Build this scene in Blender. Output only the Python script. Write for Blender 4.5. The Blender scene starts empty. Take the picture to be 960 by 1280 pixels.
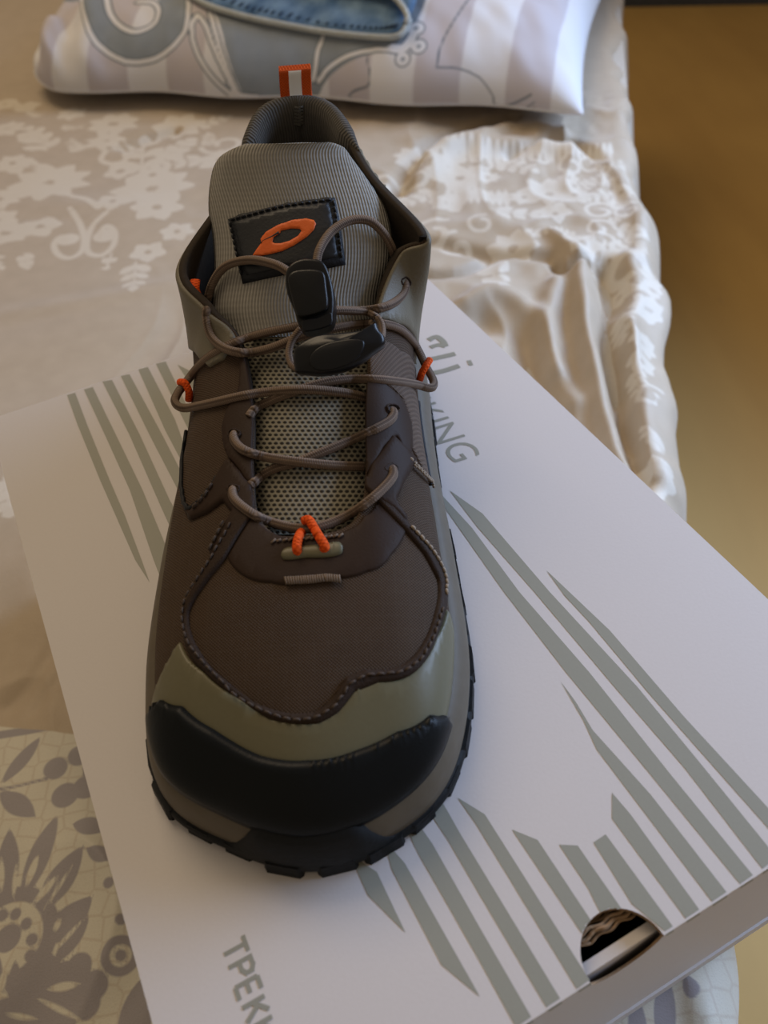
import bpy, bmesh, math, random
import numpy as np
from mathutils import Vector, Matrix
from mathutils.bvhtree import BVHTree
from mathutils.geometry import delaunay_2d_cdt

random.seed(7); rng = np.random.default_rng(7)
SC = bpy.context.scene
COL = SC.collection

# ------------------------------------------------------------------ camera
# world: z = 0 is the top of the shoe box lid, y runs away from the viewer, metres
F = 1023.0
UP = np.array([-.0635144, -.67393146, -.73605863])
fw = np.array([0, 0, 1.]); YA = fw-(fw@UP)*UP; YA /= np.linalg.norm(YA); XA = np.cross(YA, UP)
ROT = np.array([XA, YA, UP])
CAM = np.array([0, 0, .25])
cd = bpy.data.cameras.new('camera'); cam = bpy.data.objects.new('camera', cd); COL.objects.link(cam)
cd.sensor_fit = 'VERTICAL'; cd.sensor_height = 36.0; cd.lens = F/1280*36.0
cd.clip_start = .01
m = Matrix.Identity(4)
for i in range(3):
    m[i][0] = ROT[i][0]; m[i][1] = -ROT[i][1]; m[i][2] = -ROT[i][2]; m[i][3] = CAM[i]
cam.matrix_world = m
cd.dof.use_dof = True; cd.dof.focus_distance = .31; cd.dof.aperture_fstop = 11
SC.camera = cam

# ------------------------------------------------------------------ light
W = bpy.data.worlds.new('room_daylight'); SC.world = W; W.use_nodes = True
bg = W.node_tree.nodes['Background']; bg.inputs[0].default_value = (1.0, .80, .58, 1); bg.inputs[1].default_value = .25
def area(name, loc, target, size, sizey, power, col):
    l = bpy.data.lights.new(name, 'AREA'); l.shape = 'RECTANGLE'; l.size = size; l.size_y = sizey
    l.energy = power; l.color = col
    o = bpy.data.objects.new(name, l); COL.objects.link(o); o.location = loc
    d = Vector(target)-Vector(loc); o.rotation_euler = d.to_track_quat('-Z', 'Y').to_euler()
    return o
window = area('window_daylight', (1.0, .66, .40), (.42, .44, -.10), 1.2, .5, 7.6, (.48, .66, 1.0)); window.data.spread = math.radians(82)
area('warm_overhead_fill', (-.55, 1.55, 1.75), (0, .35, 0), 1.1, 1.1, 19, (1.0, .78, .53))  # added soft warm fill from above and behind, replaces part of the ambient
SC.view_settings.view_transform = 'Standard'; SC.view_settings.look = 'None'
SC.view_settings.gamma = 1; SC.view_settings.use_curve_mapping = False
SC.view_settings.exposure = 0.0

# ------------------------------------------------------------------ helpers
def pt(p, z=0.):
    """point of the horizontal plane at height z seen at photo position p"""
    d = ROT @ np.array([(p[0]-480)/F, (p[1]-640)/F, 1.])
    return CAM+d*((z-CAM[2])/d[2])
def ray(p):
    d = ROT @ np.array([(p[0]-480)/F, (p[1]-640)/F, 1.]); return d/np.linalg.norm(d)
def pix(Q):
    v = (np.asarray(Q)-CAM) @ ROT
    return np.stack([480+F*v[..., 0]/v[..., 2], 640+F*v[..., 1]/v[..., 2]], -1)
TOE = pt((385, 1085)); AX = np.array([.036, .999, 0]); AX /= np.linalg.norm(AX); LT = np.array([AX[1], -AX[0], 0])
def sh(s, a, z):
    """shoe coordinates in mm: s from toe to heel, a to the right, z up"""
    return TOE+AX*s*.001+LT*a*.001+np.array([0, 0, z*.001])

def smooth_path(P, n=8, closed=False):
    P = [np.asarray(p, float) for p in P]; N = len(P); out = []
    rngN = N if closed else N-1
    for i in range(rngN):
        if closed: a, b, c, d = P[i-1], P[i], P[(i+1) % N], P[(i+2) % N]
        else: a, b, c, d = P[max(i-1, 0)], P[i], P[i+1], P[min(i+2, N-1)]
        for k in range(n):
            t = k/n
            out.append(.5*((2*b)+(c-a)*t+(2*a-5*b+4*c-d)*t*t+(3*b-a-3*c+d)*t**3))
    if not closed: out.append(P[-1])
    return np.array(out)

def origin(o):
    return np.array(o.matrix_world.translation) if o is None else np.array(o.location) if o.parent is None else origin(o.parent)+np.array(o.location)
def mk(name, V, Fc, mats, parent=None, smooth=True, uv=None, midx=None, base=None):
    """one mesh object from world-space vertices; children hold them relative to their parent"""
    V = np.asarray(V, float)
    me = bpy.data.meshes.new(name)
    o = bpy.data.objects.new(name, me); COL.objects.link(o)
    if parent is not None:
        o.parent = parent; off = origin(parent)
    else:
        off = np.array(base if base is not None else [V[:, 0].mean(), V[:, 1].mean(), V[:, 2].min()]); o.location = off
    me.from_pydata([tuple(v) for v in (V-off)], [], [tuple(int(i) for i in f) for f in Fc])
    if not isinstance(mats, (list, tuple)): mats = [mats]
    for mm in mats: me.materials.append(mm)
    if midx is not None: me.polygons.foreach_set('material_index', np.asarray(midx, dtype=np.int32))
    me.polygons.foreach_set('use_smooth', [smooth]*len(me.polygons))
    if uv is not None:
        L = me.uv_layers.new(name='UVMap'); li = np.zeros(len(me.loops), dtype=np.int32)
        me.loops.foreach_get('vertex_index', li)
        L.data.foreach_set('uv', np.asarray(uv, float)[li].ravel())
    me.update()
    return o
def thing(name, label, cat, loc, group=None):
    o = bpy.data.objects.new(name, None); COL.objects.link(o); o.location = tuple(loc)
    o.empty_display_size = .05
    o['label'] = label; o['category'] = cat
    if group: o['group'] = group
    return o
def tag(o, label, cat): o['label'] = label; o['category'] = cat; return o

def grid_faces(nu, nv, cu=False, off=0):
    f = []
    for i in range(nu if cu else nu-1):
        for j in range(nv-1):
            a = off+i*nv+j; b = off+((i+1) % nu)*nv+j
            f.append((a, b, b+1, a+1))
    return f

def tube_geo(P, r, n=8, cap=True, flat=1.0, up=(0, 0, 1)):
    P = np.asarray(P, float); N = len(P); r = np.ones(N)*r
    T = np.gradient(P, axis=0); T /= np.linalg.norm(T, axis=1)[:, None]+1e-12
    V = []; prev = np.array(up, float)
    uvs = []; L = 0
    for i in range(N):
        if i: L += np.linalg.norm(P[i]-P[i-1])
        s = np.cross(T[i], prev); s /= np.linalg.norm(s)+1e-12; q = np.cross(s, T[i]); prev = q
        for k in range(n):
            a = 2*math.pi*k/n
            V.append(P[i]+s*r[i]*math.cos(a)+q*r[i]*flat*math.sin(a)); uvs.append((k/n, L))
    Fc = []
    for i in range(N-1):
        for k in range(n):
            Fc.append((i*n+k, i*n+(k+1) % n, (i+1)*n+(k+1) % n, (i+1)*n+k))
    if cap:
        Fc.append(tuple(range(n-1, -1, -1))); Fc.append(tuple((N-1)*n+k for k in range(n)))
    return V, Fc, uvs
class Geo:
    def __init__(s): s.V = []; s.F = []; s.U = []
    def add(s, V, Fc, U=None):
        o = len(s.V); s.V += [np.asarray(v) for v in V]; s.F += [tuple(i+o for i in f) for f in Fc]
        s.U += list(U) if U is not None else [(0, 0)]*len(V)
    def tube(s, P, r, **k): s.add(*tube_geo(P, r, **k))
    def box(s, c, ex, ey, ez):
        c, ex, ey, ez = map(np.asarray, (c, ex, ey, ez))
        V = [c+i*ex+j*ey+k*ez for i in (-1, 1) for j in (-1, 1) for k in (-1, 1)]
        s.add(V, [(0, 1, 3, 2), (4, 6, 7, 5), (0, 4, 5, 1), (2, 3, 7, 6), (0, 2, 6, 4), (1, 5, 7, 3)])
    def make(s, name, mat, parent=None, smooth=True, **k): return mk(name, s.V, s.F, mat, parent, smooth, uv=s.U, **k)

def inside(P, poly):
    P = np.asarray(P); x, y = P[:, 0], P[:, 1]; c = np.zeros(len(P), bool)
    n = len(poly)
    for i in range(n):
        x1, y1 = poly[i]; x2, y2 = poly[(i+1) % n]
        if y1 == y2: continue
        k = ((y1 > y) != (y2 > y)) & (x < (x2-x1)*(y-y1)/(y2-y1)+x1)
        c ^= k
    return c
def edge_dist(P, poly):
    P = np.asarray(P, float); d = np.full(len(P), 1e9); n = len(poly)
    for i in range(n):
        a = np.asarray(poly[i], float); b = np.asarray(poly[(i+1) % n], float); ab = b-a
        t = np.clip(((P-a)@ab)/(ab@ab+1e-12), 0, 1)
        d = np.minimum(d, np.linalg.norm(P-(a+t[:, None]*ab), axis=1))
    return d
def resample(poly, step):
    out = []; n = len(poly)
    for i in range(n):
        a = np.asarray(poly[i], float); b = np.asarray(poly[(i+1) % n], float)
        k = max(1, int(round(np.linalg.norm(b-a)/step)))
        for j in range(k): out.append(a+(b-a)*j/k)
    return np.array(out)
def fill(poly, step, holes=(), ring=0.):
    """triangulate a 2-D outline with an interior grid"""
    B = resample(poly, step); loops = [B]+[resample(h, step) for h in holes]
    mn, mx = B.min(0), B.max(0)
    gx, gy = np.meshgrid(np.arange(mn[0], mx[0], step), np.arange(mn[1], mx[1], step*.87))
    gx = gx+((np.arange(gx.shape[0]) % 2)*step*.5)[:, None]
    G = np.stack([gx.ravel(), gy.ravel()], 1)
    k = inside(G, B) & (edge_dist(G, B) > step*.55)
    for h in loops[1:]: k &= ~inside(G, h) & (edge_dist(G, h) > step*.55)
    G = G[k]
    if ring:
        G = G[edge_dist(G, B) > ring+step*.45] if len(G) else G
        nx = np.roll(B, -1, 0)-np.roll(B, 1, 0); nx /= np.linalg.norm(nx, axis=1)[:, None]+1e-12; ar = np.sum(B[:, 0]*np.roll(B[:, 1], -1)-np.roll(B[:, 0], -1)*B[:, 1])
        I_ = B+np.stack([-nx[:, 1], nx[:, 0]], 1)*ring*(1 if ar > 0 else -1); kk = inside(I_, B) & (edge_dist(I_, B) > ring*.9)
        for h in loops[1:]: kk &= ~inside(I_, h) & (edge_dist(I_, h) > ring*.9)
        G = np.vstack([G, I_[kk]])
    pts = [Vector(p) for l in loops for p in l]+[Vector(p) for p in G]
    edges = []; o = 0
    for l in loops:
        n = len(l); edges += [(o+i, o+(i+1) % n) for i in range(n)]; o += n
    r = delaunay_2d_cdt(pts, edges, [], 0, 1e-9)
    V = np.array([(v.x, v.y) for v in r[0]]); T = np.array([tuple(f) for f in r[2]])
    c = V[T].mean(1); k = inside(c, B)
    for h in loops[1:]: k &= ~inside(c, h)
    return V, T[k]
def shellify(name, V2, T, func, thick, mat, parent, sink=.0004, uvf=None, rnd=.5, step=None):
    """V2/T a flat triangulation, func maps 2-D points to (surface point, normal); gives a solid sheet with rounded rim"""
    Pn, Nn = func(V2)
    cnt = {}
    for t in T:
        for a, b in ((t[0], t[1]), (t[1], t[2]), (t[2], t[0])): cnt[(a, b)] = 1
    bd = [(a, b) for (a, b) in cnt if (b, a) not in cnt]
    # orient against the normal
    t = T[0]; 
    n3 = np.cross(Pn[T[:, 1]]-Pn[T[:, 0]], Pn[T[:, 2]]-Pn[T[:, 0]]); flip = (np.einsum('ij,ij->i', n3, Nn[T[:, 0]]).sum() < 0)
    rim = set(a for a, b in bd)
    h = np.full(len(V2), thick)
    for i in rim: h[i] = thick*rnd
    top = Pn+Nn*h[:, None]
    V = list(top); UVs = [tuple(x) for x in (uvf(V2) if uvf else V2)]
    Fc = [tuple(f[::-1]) if flip else tuple(f) for f in T]
    idx = {}
    for i in rim:
        idx[i] = len(V); V.append(Pn[i]-Nn[i]*sink); UVs.append(UVs[i])
    for a, b in bd:
        f = (b, a, idx[a], idx[b]); Fc.append(f[::-1] if flip else f)
    return mk(name, V, Fc, mat, parent, True, uv=UVs)

# ------------------------------------------------------------------ materials
class NT:
    def __init__(s, name, rough=.7, spec=.3):
        s.m = bpy.data.materials.new(name); s.m.use_nodes = True; s.t = s.m.node_tree
        s.b = s.t.nodes['Principled BSDF']; s.b.inputs['Roughness'].default_value = rough
        s.b.inputs['Specular IOR Level'].default_value = spec
    def n(s, typ, ins=None, **kw):
        x = s.t.nodes.new(typ)
        for k, v in kw.items(): setattr(x, k, v)
        for k, v in (ins or {}).items():
            if hasattr(v, 'is_output') or isinstance(v, bpy.types.NodeSocket): s.t.links.new(v, x.inputs[k])
            else: x.inputs[k].default_value = v
        return x
    def math(s, op, a, b=0., c=0.):
        return s.n('ShaderNodeMath', {0: a, 1: b, 2: c}, operation=op).outputs[0]
    def mix(s, f, a, b):
        x = s.n('ShaderNodeMix', data_type='RGBA')
        for k, v in ((0, f), (6, a), (7, b)):
            if isinstance(v, bpy.types.NodeSocket): s.t.links.new(v, x.inputs[k])
            else: x.inputs[k].default_value = v if k == 0 else (*v, 1) if len(v) == 3 else v
        return x.outputs[2]
    def coords(s, which='Object', scale=(1, 1, 1)):
        c = s.n('ShaderNodeTexCoord').outputs[which]
        return s.n('ShaderNodeMapping', {'Vector': c, 'Scale': scale}).outputs[0]
    def noise(s, scale, detail=4, vec=None):
        i = {'Scale': scale, 'Detail': detail}
        if vec is not None: i['Vector'] = vec
        return s.n('ShaderNodeTexNoise', i).outputs[0]
    def ramp(s, v, lo, hi):
        return s.n('ShaderNodeMapRange', {'Value': v, 'From Min': lo, 'From Max': hi}).outputs[0]
    def color(s, c):
        if isinstance(c, bpy.types.NodeSocket): s.t.links.new(c, s.b.inputs['Base Color'])
        else: s.b.inputs['Base Color'].default_value = (*c, 1)
        return s
    def bump(s, h, dist, strength=1.):
        x = s.n('ShaderNodeBump', {'Height': h, 'Distance': dist, 'Strength': strength})
        s.t.links.new(x.outputs[0], s.b.inputs['Normal']); return s

def mul(c, k): return tuple(x*k for x in c)
def plain(name, c, rough=.6, spec=.3, ns=300, var=.12, bump=.0001):
    t = NT(name, rough, spec); v = t.coords(); n = t.noise(ns, 3, v)
    t.color(t.mix(n, mul(c, 1-var), mul(c, 1+var)))
    if bump: t.bump(n, bump)
    return t.m
def woven(name, c1, c2, pu, pv, rough=.85, bump=.0003, diag=False, rip=0, ripc=None):
    """woven or knitted cloth: UV in metres, pu/pv thread pitch"""
    t = NT(name, rough, .15)
    uv = t.n('ShaderNodeTexCoord').outputs['UV']; sp = t.n('ShaderNodeSeparateXYZ', {0: uv})
    x, y = sp.outputs[0], sp.outputs[1]
    if diag:
        x2 = t.math('ADD', x, t.math('MULTIPLY', y, .5)); y2 = y; x = x2; y = y2
    a = t.math('SINE', t.math('MULTIPLY', x, 2*math.pi/pu)); b = t.math('SINE', t.math('MULTIPLY', y, 2*math.pi/pv))
    h = t.ramp(t.math('MULTIPLY', a, b) if not rip == -1 else t.math('ADD', t.math('MULTIPLY', a, .9), t.math('MULTIPLY', b, .12)), -1, 1)
    nz = t.noise(90, 3, t.coords())
    col = t.mix(h, c1, c2)
    if rip > 0:
        gx = t.math('ABSOLUTE', t.math('SUBTRACT', t.math('FRACT', t.math('DIVIDE', x, rip)), .5))
        gy = t.math('ABSOLUTE', t.math('SUBTRACT', t.math('FRACT', t.math('DIVIDE', y, rip)), .5))
        g = t.math('MINIMUM', gx, gy); gl = t.math('LESS_THAN', g, .06)
        col = t.mix(t.math('MULTIPLY', gl, .45), col, ripc)
    col = t.mix(t.math('MULTIPLY', t.math('SUBTRACT', nz, .4), .5), col, mul(c1, .7))
    t.color(col); t.bump(h, bump)
    return t.m
def net(name, base, hole, p):
    """spacer mesh: rows of open cells between raised yarns"""
    t = NT(name, .85, .15)
    uv = t.n('ShaderNodeTexCoord').outputs['UV']; sp = t.n('ShaderNodeSeparateXYZ', {0: uv}); x, y = sp.outputs[0], sp.outputs[1]
    row = t.math('FLOOR', t.math('DIVIDE', y, p))
    xs = t.math('ADD', t.math('DIVIDE', x, p*1.25), t.math('MULTIPLY', row, .5))
    fx = t.math('SUBTRACT', t.math('FRACT', xs), .5); fy = t.math('SUBTRACT', t.math('FRACT', t.math('DIVIDE', y, p)), .5)
    d = t.math('SQRT', t.math('ADD', t.math('MULTIPLY', fx, fx), t.math('MULTIPLY', fy, fy)))
    h = t.ramp(d, .2, .42)
    t.color(t.mix(h, hole, base)); t.bump(h, .0005)
    return t.m

KH = (.125, .115, .066)
M = {}
M['lid'] = plain('white_card', (.60, .575, .575), .55, .3, 900, .025, .00003)
M['print'] = plain('grey_ink', (.285, .29, .25), .5, .3, 900, .03, 0)
M['ink_text'] = plain('grey_text_ink', (.27, .275, .24), .5, .3, 900, .03, 0)
M['card_edge'] = plain('raw_cardboard', (.30, .20, .12), .9, .1, 700, .35, .0004)
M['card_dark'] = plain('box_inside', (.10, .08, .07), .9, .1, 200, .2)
M['ripstop'] = woven('brown_ripstop', (.040, .0255, .0165), (.086, .057, .037), .0011, .0011, .75, .00022, rip=.0042, ripc=(.070, .049, .034))
M['twill'] = woven('brown_twill', (.07, .048, .035), (.145, .104, .078), .0012, .0012, .7, .0003, diag=True)
M['overlay'] = plain('dark_brown_overlay', (.034, .021, .015), .55, .1, 1500, .12, .00006)
M['band'] = plain('seam_band', (.034, .022, .016), .6, .12, 1800, .3, .00025)
M['khaki'] = plain('khaki_film', KH, .42, .4, 700, .05, .00003)
M['olive'] = plain('khaki_flap', (.155, .138, .098), .5, .35, 1500, .10, .00012)
M['cap'] = plain('black_rubber', (.004, .0055, .0065), .40, .16, 1300, .15, .00006)
M['sole'] = plain('outsole_rubber', (.007, .008, .009), .6, .2, 600, .25, .0002)
M['mid'] = plain('midsole_foam', (.105, .086, .060), .55, .3, 160, .16, .0003)
M['knit'] = woven('rib_knit', (.22, .208, .185), (.40, .385, .345), .0012, .0022, .95, .0004, rip=-1)
M['knit_dark'] = woven('collar_knit', (.07, .065, .058), (.12, .112, .10), .0016, .003, .95, .0004, rip=-1)
M['mesh'] = net('spacer_mesh', (.26, .24, .185), (.035, .032, .027), .0017)
M['lining'] = plain('dark_lining', (.045, .036, .028), .95, .1, 900, .2)
M['patch'] = plain('patch_black', (.014, .016, .020), .5, .35, 900, .15)
M['patch_rim'] = plain('patch_rim', (.006, .0075, .011), .6, .3, 1500, .3, .0002)
M['emblem'] = plain('orange_print', (.72, .13, .018), .5, .3, 900, .05)
M['orange'] = woven('orange_cord', (.55, .055, .006), (.85, .115, .012), .25, .0011, .75, .0002)
M['webbing'] = woven('orange_webbing', (.52, .07, .012), (.80, .14, .025), .0013, .0013, .8, .0003)
M['reflect'] = plain('silver_reflective', (.96, .98, 1.0), .35, .6, 900, .03)
M['plastic'] = plain('black_plastic', (.006, .0065, .007), .34, .28, 1500, .1, .00003)
M['clip'] = plain('black_gloss_plastic', (.005, .006, .008), .33, .3, 1500, .1, .00003)
M['thread'] = plain('thread', (.30, .24, .18), .8, .2, 900, .15)
M['thread_dark'] = plain('dark_thread', (.075, .055, .042), .8, .2, 900, .15)
def cord_mat():
    t = NT('elastic_cord', .8, .2)
    uv = t.n('ShaderNodeTexCoord').outputs['UV']; sp = t.n('ShaderNodeSeparateXYZ', {0: uv}); k, l = sp.outputs[0], sp.outputs[1]
    a = t.math('SINE', t.math('ADD', t.math('MULTIPLY', l, 2*math.pi/.0008), t.math('MULTIPLY', k, 2*math.pi*3)))
    h = t.ramp(a, -1, 1)
    st = t.math('SINE', t.math('MULTIPLY', k, 2*math.pi*3)); sf = t.ramp(st, .55, .8)
    c = t.mix(h, (.14, .10, .073), (.215, .158, .118)); c = t.mix(sf, c, (.092, .063, .046))
    t.color(c); t.bump(h, .00008); return t.m
M['cord'] = cord_mat()

# ================================================================== SHOE
shoe = thing('hiking_shoe', 'brown and khaki trekking shoe with black toe cap and orange cord loops on a box', 'shoe', sh(150, 0, 0))

# bite line P (mm, shoe coordinates) and top edge T (photo x, y at height mm) of the upper, toe -> right -> heel -> left
PR = [(5, 2, 17), (11, 23, 17), (27, 40, 19), (60, 48, 21), (103, 47, 24), (145, 44.5, 26), (175, 44, 27), (202, 44, 28), (240, 40, 29), (280, 25, 30), (299, 2, 31)]
PL = [None, (12, -20, 17), (27, -41, 19), (60, -49, 21), (103, -50, 24), (145, -48.5, 26), (175, -48, 27), (202, -47, 28), (240, -40, 29), (280, -22, 30)]
TR = [(388, 668, 54), (425, 662, 54), (449, 640, 55), (457, 590, 58), (457, 500, 65), (468, 392, 76), (499, 316, 88), (533, 291, 95), (466, 215, 102), (421, 141, 108.5), (372, 127, 110)]
TL = [None, (345, 668, 54), (322, 640, 55), (317, 590, 58), (316, 500, 65), (297, 421, 73), (258, 384, 80), (224, 331, 87), (286, 232, 97), (321, 147, 107.5)]
#      e1   h1  w2  d2
CR = [(1.5, 11, 34, 5), (1.5, 11, 30, 4), (2, 12, 24, 3), (2, 15, 17, 3), (1.5, 20, 13, 3), (1, 23, 10, 7), (0, 26, 3, 14), (0, 28, 0, 20), (2, 28, 0, 22), (3, 28, 0, 24), (4, 28, 0, 26)]
keys = [('r', i) for i in range(11)]+[('l', i) for i in range(9, 0, -1)]
KP = []; KT = []; KC = []
for sd, i in keys:
    KP.append(sh(*(PR if sd == 'r' else PL)[i]))
    x, y, z = (TR if sd == 'r' else TL)[i]; KT.append(pt((x, y), z*.001))
    KC.append(CR[i])
KP, KT, KC = map(np.array, (KP, KT, KC))
def per(K, u):
    """periodic Catmull-Rom"""
    u = np.asarray(u, float) % len(K); i = np.floor(u).astype(int); t = (u-i)[:, None]; n = len(K)
    a, b, c, d = K[(i-1) % n], K[i % n], K[(i+1) % n], K[(i+2) % n]
    return .5*((2*b)+(c-a)*t+(2*a-5*b+4*c-d)*t*t+(3*b-a-3*c+d)*t**3)
def body_pt(u, v):
    u = np.asarray(u, float); v = np.asarray(v, float)[:, None]
    P, T, C = per(KP, u), per(KT, u), per(KC, u)*.001
    du = per(KP, u+.05)-per(KP, u-.05); out = np.stack([du[:, 1], -du[:, 0], 0*u], 1); out /= np.linalg.norm(out, axis=1)[:, None]
    d = (P-T).copy(); d[:, 2] = 0; d /= np.linalg.norm(d, axis=1)[:, None]+1e-9
    # outward = away from shoe centre
    cen = sh(150, 0, 0); sgn = np.sign(((P-cen)*out).sum(1)); out *= sgn[:, None]
    B1 = P+out*C[:, 0:1]; B1[:, 2] += C[:, 1]
    B2 = T+d*C[:, 2:3]; B2[:, 2] -= C[:, 3]
    w = 1-v
    return P*w**3+3*B1*w*w*v+3*B2*w*v*v+T*v**3
def body_n(u, v):
    e = .02; v = np.asarray(v, float)
    a = body_pt(u+e*2, v)-body_pt(u-e*2, v); b = body_pt(u, np.minimum(v+e, 1))-body_pt(u, np.maximum(v-e, 0))
    n = np.cross(a, b); n /= np.linalg.norm(n, axis=1)[:, None]+1e-12
    return n
NU, NV = 320, 44
ug = np.linspace(0, 20, NU, endpoint=False); vg = np.linspace(0, 1, NV)
UU, VV = np.meshgrid(ug, vg, indexing='ij'); UU = UU.ravel(); VV = VV.ravel()
BV = body_pt(UU, VV); BN = body_n(UU, VV)
cen = sh(150, 0, 40)
if np.mean(((BV-cen)*BN).sum(1)) < 0: NSGN = -1
else: NSGN = 1
BN = BN*NSGN
bfaces = grid_faces(NU, NV, True)
bvh = BVHTree.FromPolygons([Vector(v) for v in BV], bfaces)
BPX = pix(BV)
def suv(V): # planar fabric coordinates in metres
    d = np.asarray(V)-TOE; return np.stack([d@LT, d@AX+.35*d[:, 2]], 1)
# outer skin + inner lining + rim
inner = BV-BN*.003
Vall = list(BV)+list(inner)
F2 = [tuple(i+len(BV) for i in f[::-1]) for f in bfaces]
rimf = []
for i in range(NU):
    a = i*NV+NV-1; b = ((i+1) % NU)*NV+NV-1
    rimf.append((a, b, b+len(BV), a+len(BV)))
fl = bfaces+F2+rimf
mi = [0]*len(bfaces)+[1]*len(F2)+[1]*len(rimf)
upper = mk('upper', Vall, fl, [M['ripstop'], M['lining']], shoe, True, uv=np.vstack([suv(BV), suv(inner)]), midx=mi)
upper['label'] = 'brown ripstop fabric upper'

US, VS = .036, .062     # metres per unit u, v
def to_uv(p):
    if p[0] == 'uv': return np.array([p[1]*US, p[2]*VS])
    hit = bvh.ray_cast(Vector(CAM), Vector(ray(p)))
    if hit[0] is not None:
        fi = hit[2]; q = np.array(hit[0]); f = bfaces[fi]; ids = list(f)
        w = np.array([1/(np.linalg.norm(BV[i]-q)**2+1e-12) for i in ids]); w /= w.sum()
        us = UU[ids].copy()
        if us.max()-us.min() > 10: us[us < 10] += 20
        u = (us*w).sum(); v = (VV[ids]*w).sum()
    else:
        k = np.argmin(((BPX-np.array(p))**2).sum(1)); u, v = UU[k], VV[k]
    u = (u+10) % 20-10
    return np.array([u*US, v*VS])
def surf(V2):
    u = V2[:, 0]/US; v = np.clip(V2[:, 1]/VS, 0, 1)
    return body_pt(u, v), body_n(u, v)*NSGN
def panel(name, pts, thick, mat, step=.0022, smooth=0, base=0, label=None, rnd=.5):
    P = [to_uv(p) for p in pts]
    if smooth: P = smooth_path(P, smooth, True)
    P = resample(P, .0009)
    for _ in range(2): P = P*.5+(np.roll(P, 1, 0)+np.roll(P, -1, 0))*.25
    V2, T = fill(P, step, ring=max(.0006, thick*.5))
    o = shellify(name, V2, T, (lambda q: (lambda a, b: (a+b*base, b))(*surf(q))), thick, mat, shoe, uvf=lambda q: suv(surf(q)[0]), sink=.0004+base, rnd=rnd)
    if label: o['label'] = label
    return o
def on_body(path, lift):
    out = []
    for p in path:
        q = to_uv(p)[None]; a, b = surf(q); out.append(a[0]+b[0]*lift)
    return np.array(out)

# ---- overlays of the upper
cap_top = [(196, 887), (207, 875), (232, 882), (270, 912), (328, 944), (385, 949), (447, 937), (495, 914), (534, 893), (550, 893), (561, 903)]
uva = to_uv(cap_top[0]); uvb = to_uv(cap_top[-1])
mud_in = [(227, 800), (256, 839), (304, 875), (337, 897), (366, 904), (400, 903), (421, 889), (443, 863), (471, 851), (500, 849), (524, 832), (543, 798), (557, 762)]
def uvr(u0, u1, v, n): return [('uv', u0+(u1-u0)*i/(n-1), v) for i in range(n)]
ua = uva[0]/US; ub = uvb[0]/US
panel('mudguard', mud_in+[(566, 790), ('uv', ub+.35, .02)]+uvr(ub, ua, .02, 24)+[('uv', ua-.15, .02), (204, 842)], .0011, M['khaki'], label='khaki film mudguard round the toe', step=.0024)
panel('toe_cap', cap_top+[('uv', ub+.02, .12)]+uvr(ub, ua, .0, 30)+[('uv', ua-.02, .12)], .0028, M['cap'], label='thick black rubber toe cap', base=.0006, step=.0022, rnd=.5)
rip_edge = [(300, 668), (282, 700), (264, 722), (245, 747), (237, 766), (238, 785), (251, 813), (284, 851), (318, 877), (361, 892), (395, 889), (414, 875), (433, 846), (457, 837), (495, 834), (515, 822), (529, 803), (543, 770), (548, 744), (547, 726), (530, 694), (505, 664), (473, 630)]
band_out = [(456, 611), (478, 616), (494, 633), (509, 655), (537, 690), (554, 724), (556, 750), (550, 780), (541, 802), (524, 833), (500, 850), (471, 853), (444, 865), (421, 891), (400, 905), (366, 906), (337, 899), (304, 877), (256, 841), (232, 800), (230, 764), (240, 743), (257, 712), (273, 686), (291, 650), (300, 640), (321, 628), (318, 642)]
panel('seam_band', rip_edge+band_out, .0016, M['band'], step=.0016, label='dark seam band edging the ripstop toe box')
panel('throat_reinforcement', [(321, 645), (312, 652), (297, 676), (284, 698), (304, 718), (337, 729), (375, 732), (425, 724), (458, 714), (490, 692), (508, 665), (472, 627), (455, 645), (434, 662), (405, 671), (379, 673), (345, 668)], .0006, M['overlay'], label='dark fused reinforcement below the lacing')
panel('eyestay', [(313, 440), (300, 441), (299, 490), (284, 515), (278, 535), (280, 558), (286, 574), (300, 590), (313, 606), (319, 598), (316, 560), (316, 500), (315, 470)], .0011, M['overlay'], step=.0016)
panel('eyestay', [(285, 573), (301, 590), (314, 607), (321, 626), (317, 644), (304, 662), (286, 678), (268, 700), (262, 690), (277, 665), (292, 640), (280, 628), (262, 640), (240, 650), (232, 640), (231, 628), (240, 640), (262, 615), (272, 597)], .0016, M['overlay'], step=.0016)
panel('eyestay', [(457, 470), (488, 486), (502, 500), (512, 530), (514, 560), (507, 575), (495, 546), (478, 560), (458, 596), (457, 560), (457, 500)], .0011, M['overlay'], step=.0016)
panel('eyestay', [(452, 602), (464, 580), (478, 560), (488, 544), (503, 558), (519, 576), (512, 590), (502, 604), (494, 629), (509, 649), (507, 658), (492, 640), (473, 626), (456, 611)], .0018, M['overlay'], step=.0016)
panel('quarter_panel', [(462, 430), (500, 440), (528, 470), (541, 500), (546, 560), (549, 605), (540, 604), (528, 588), (513, 560), (512, 525), (502, 498), (487, 484), (462, 470)], .0007, M['twill'], label='light brown twill quarter panel', step=.0022)
panel('collar_flap', [('uv', 7.6, .985), ('uv', 7.2, .985), ('uv', 6.8, .985), ('uv', 6.4, .985), ('uv', 6, .985), ('uv', 5.6, .985), ('uv', 5.2, .985), ('uv', 4.95, .985), (478, 402), (494, 407), (514, 420), (526, 446), (540, 456), (546, 440), ('uv', 7.3, .35), ('uv', 8.6, .35), ('uv', 9.9, .3), ('uv', 9.9, .95), ('uv', 8.6, .97)], .0016, M['olive'], label='khaki collar flap with stitched edge on the right', step=.003)
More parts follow.
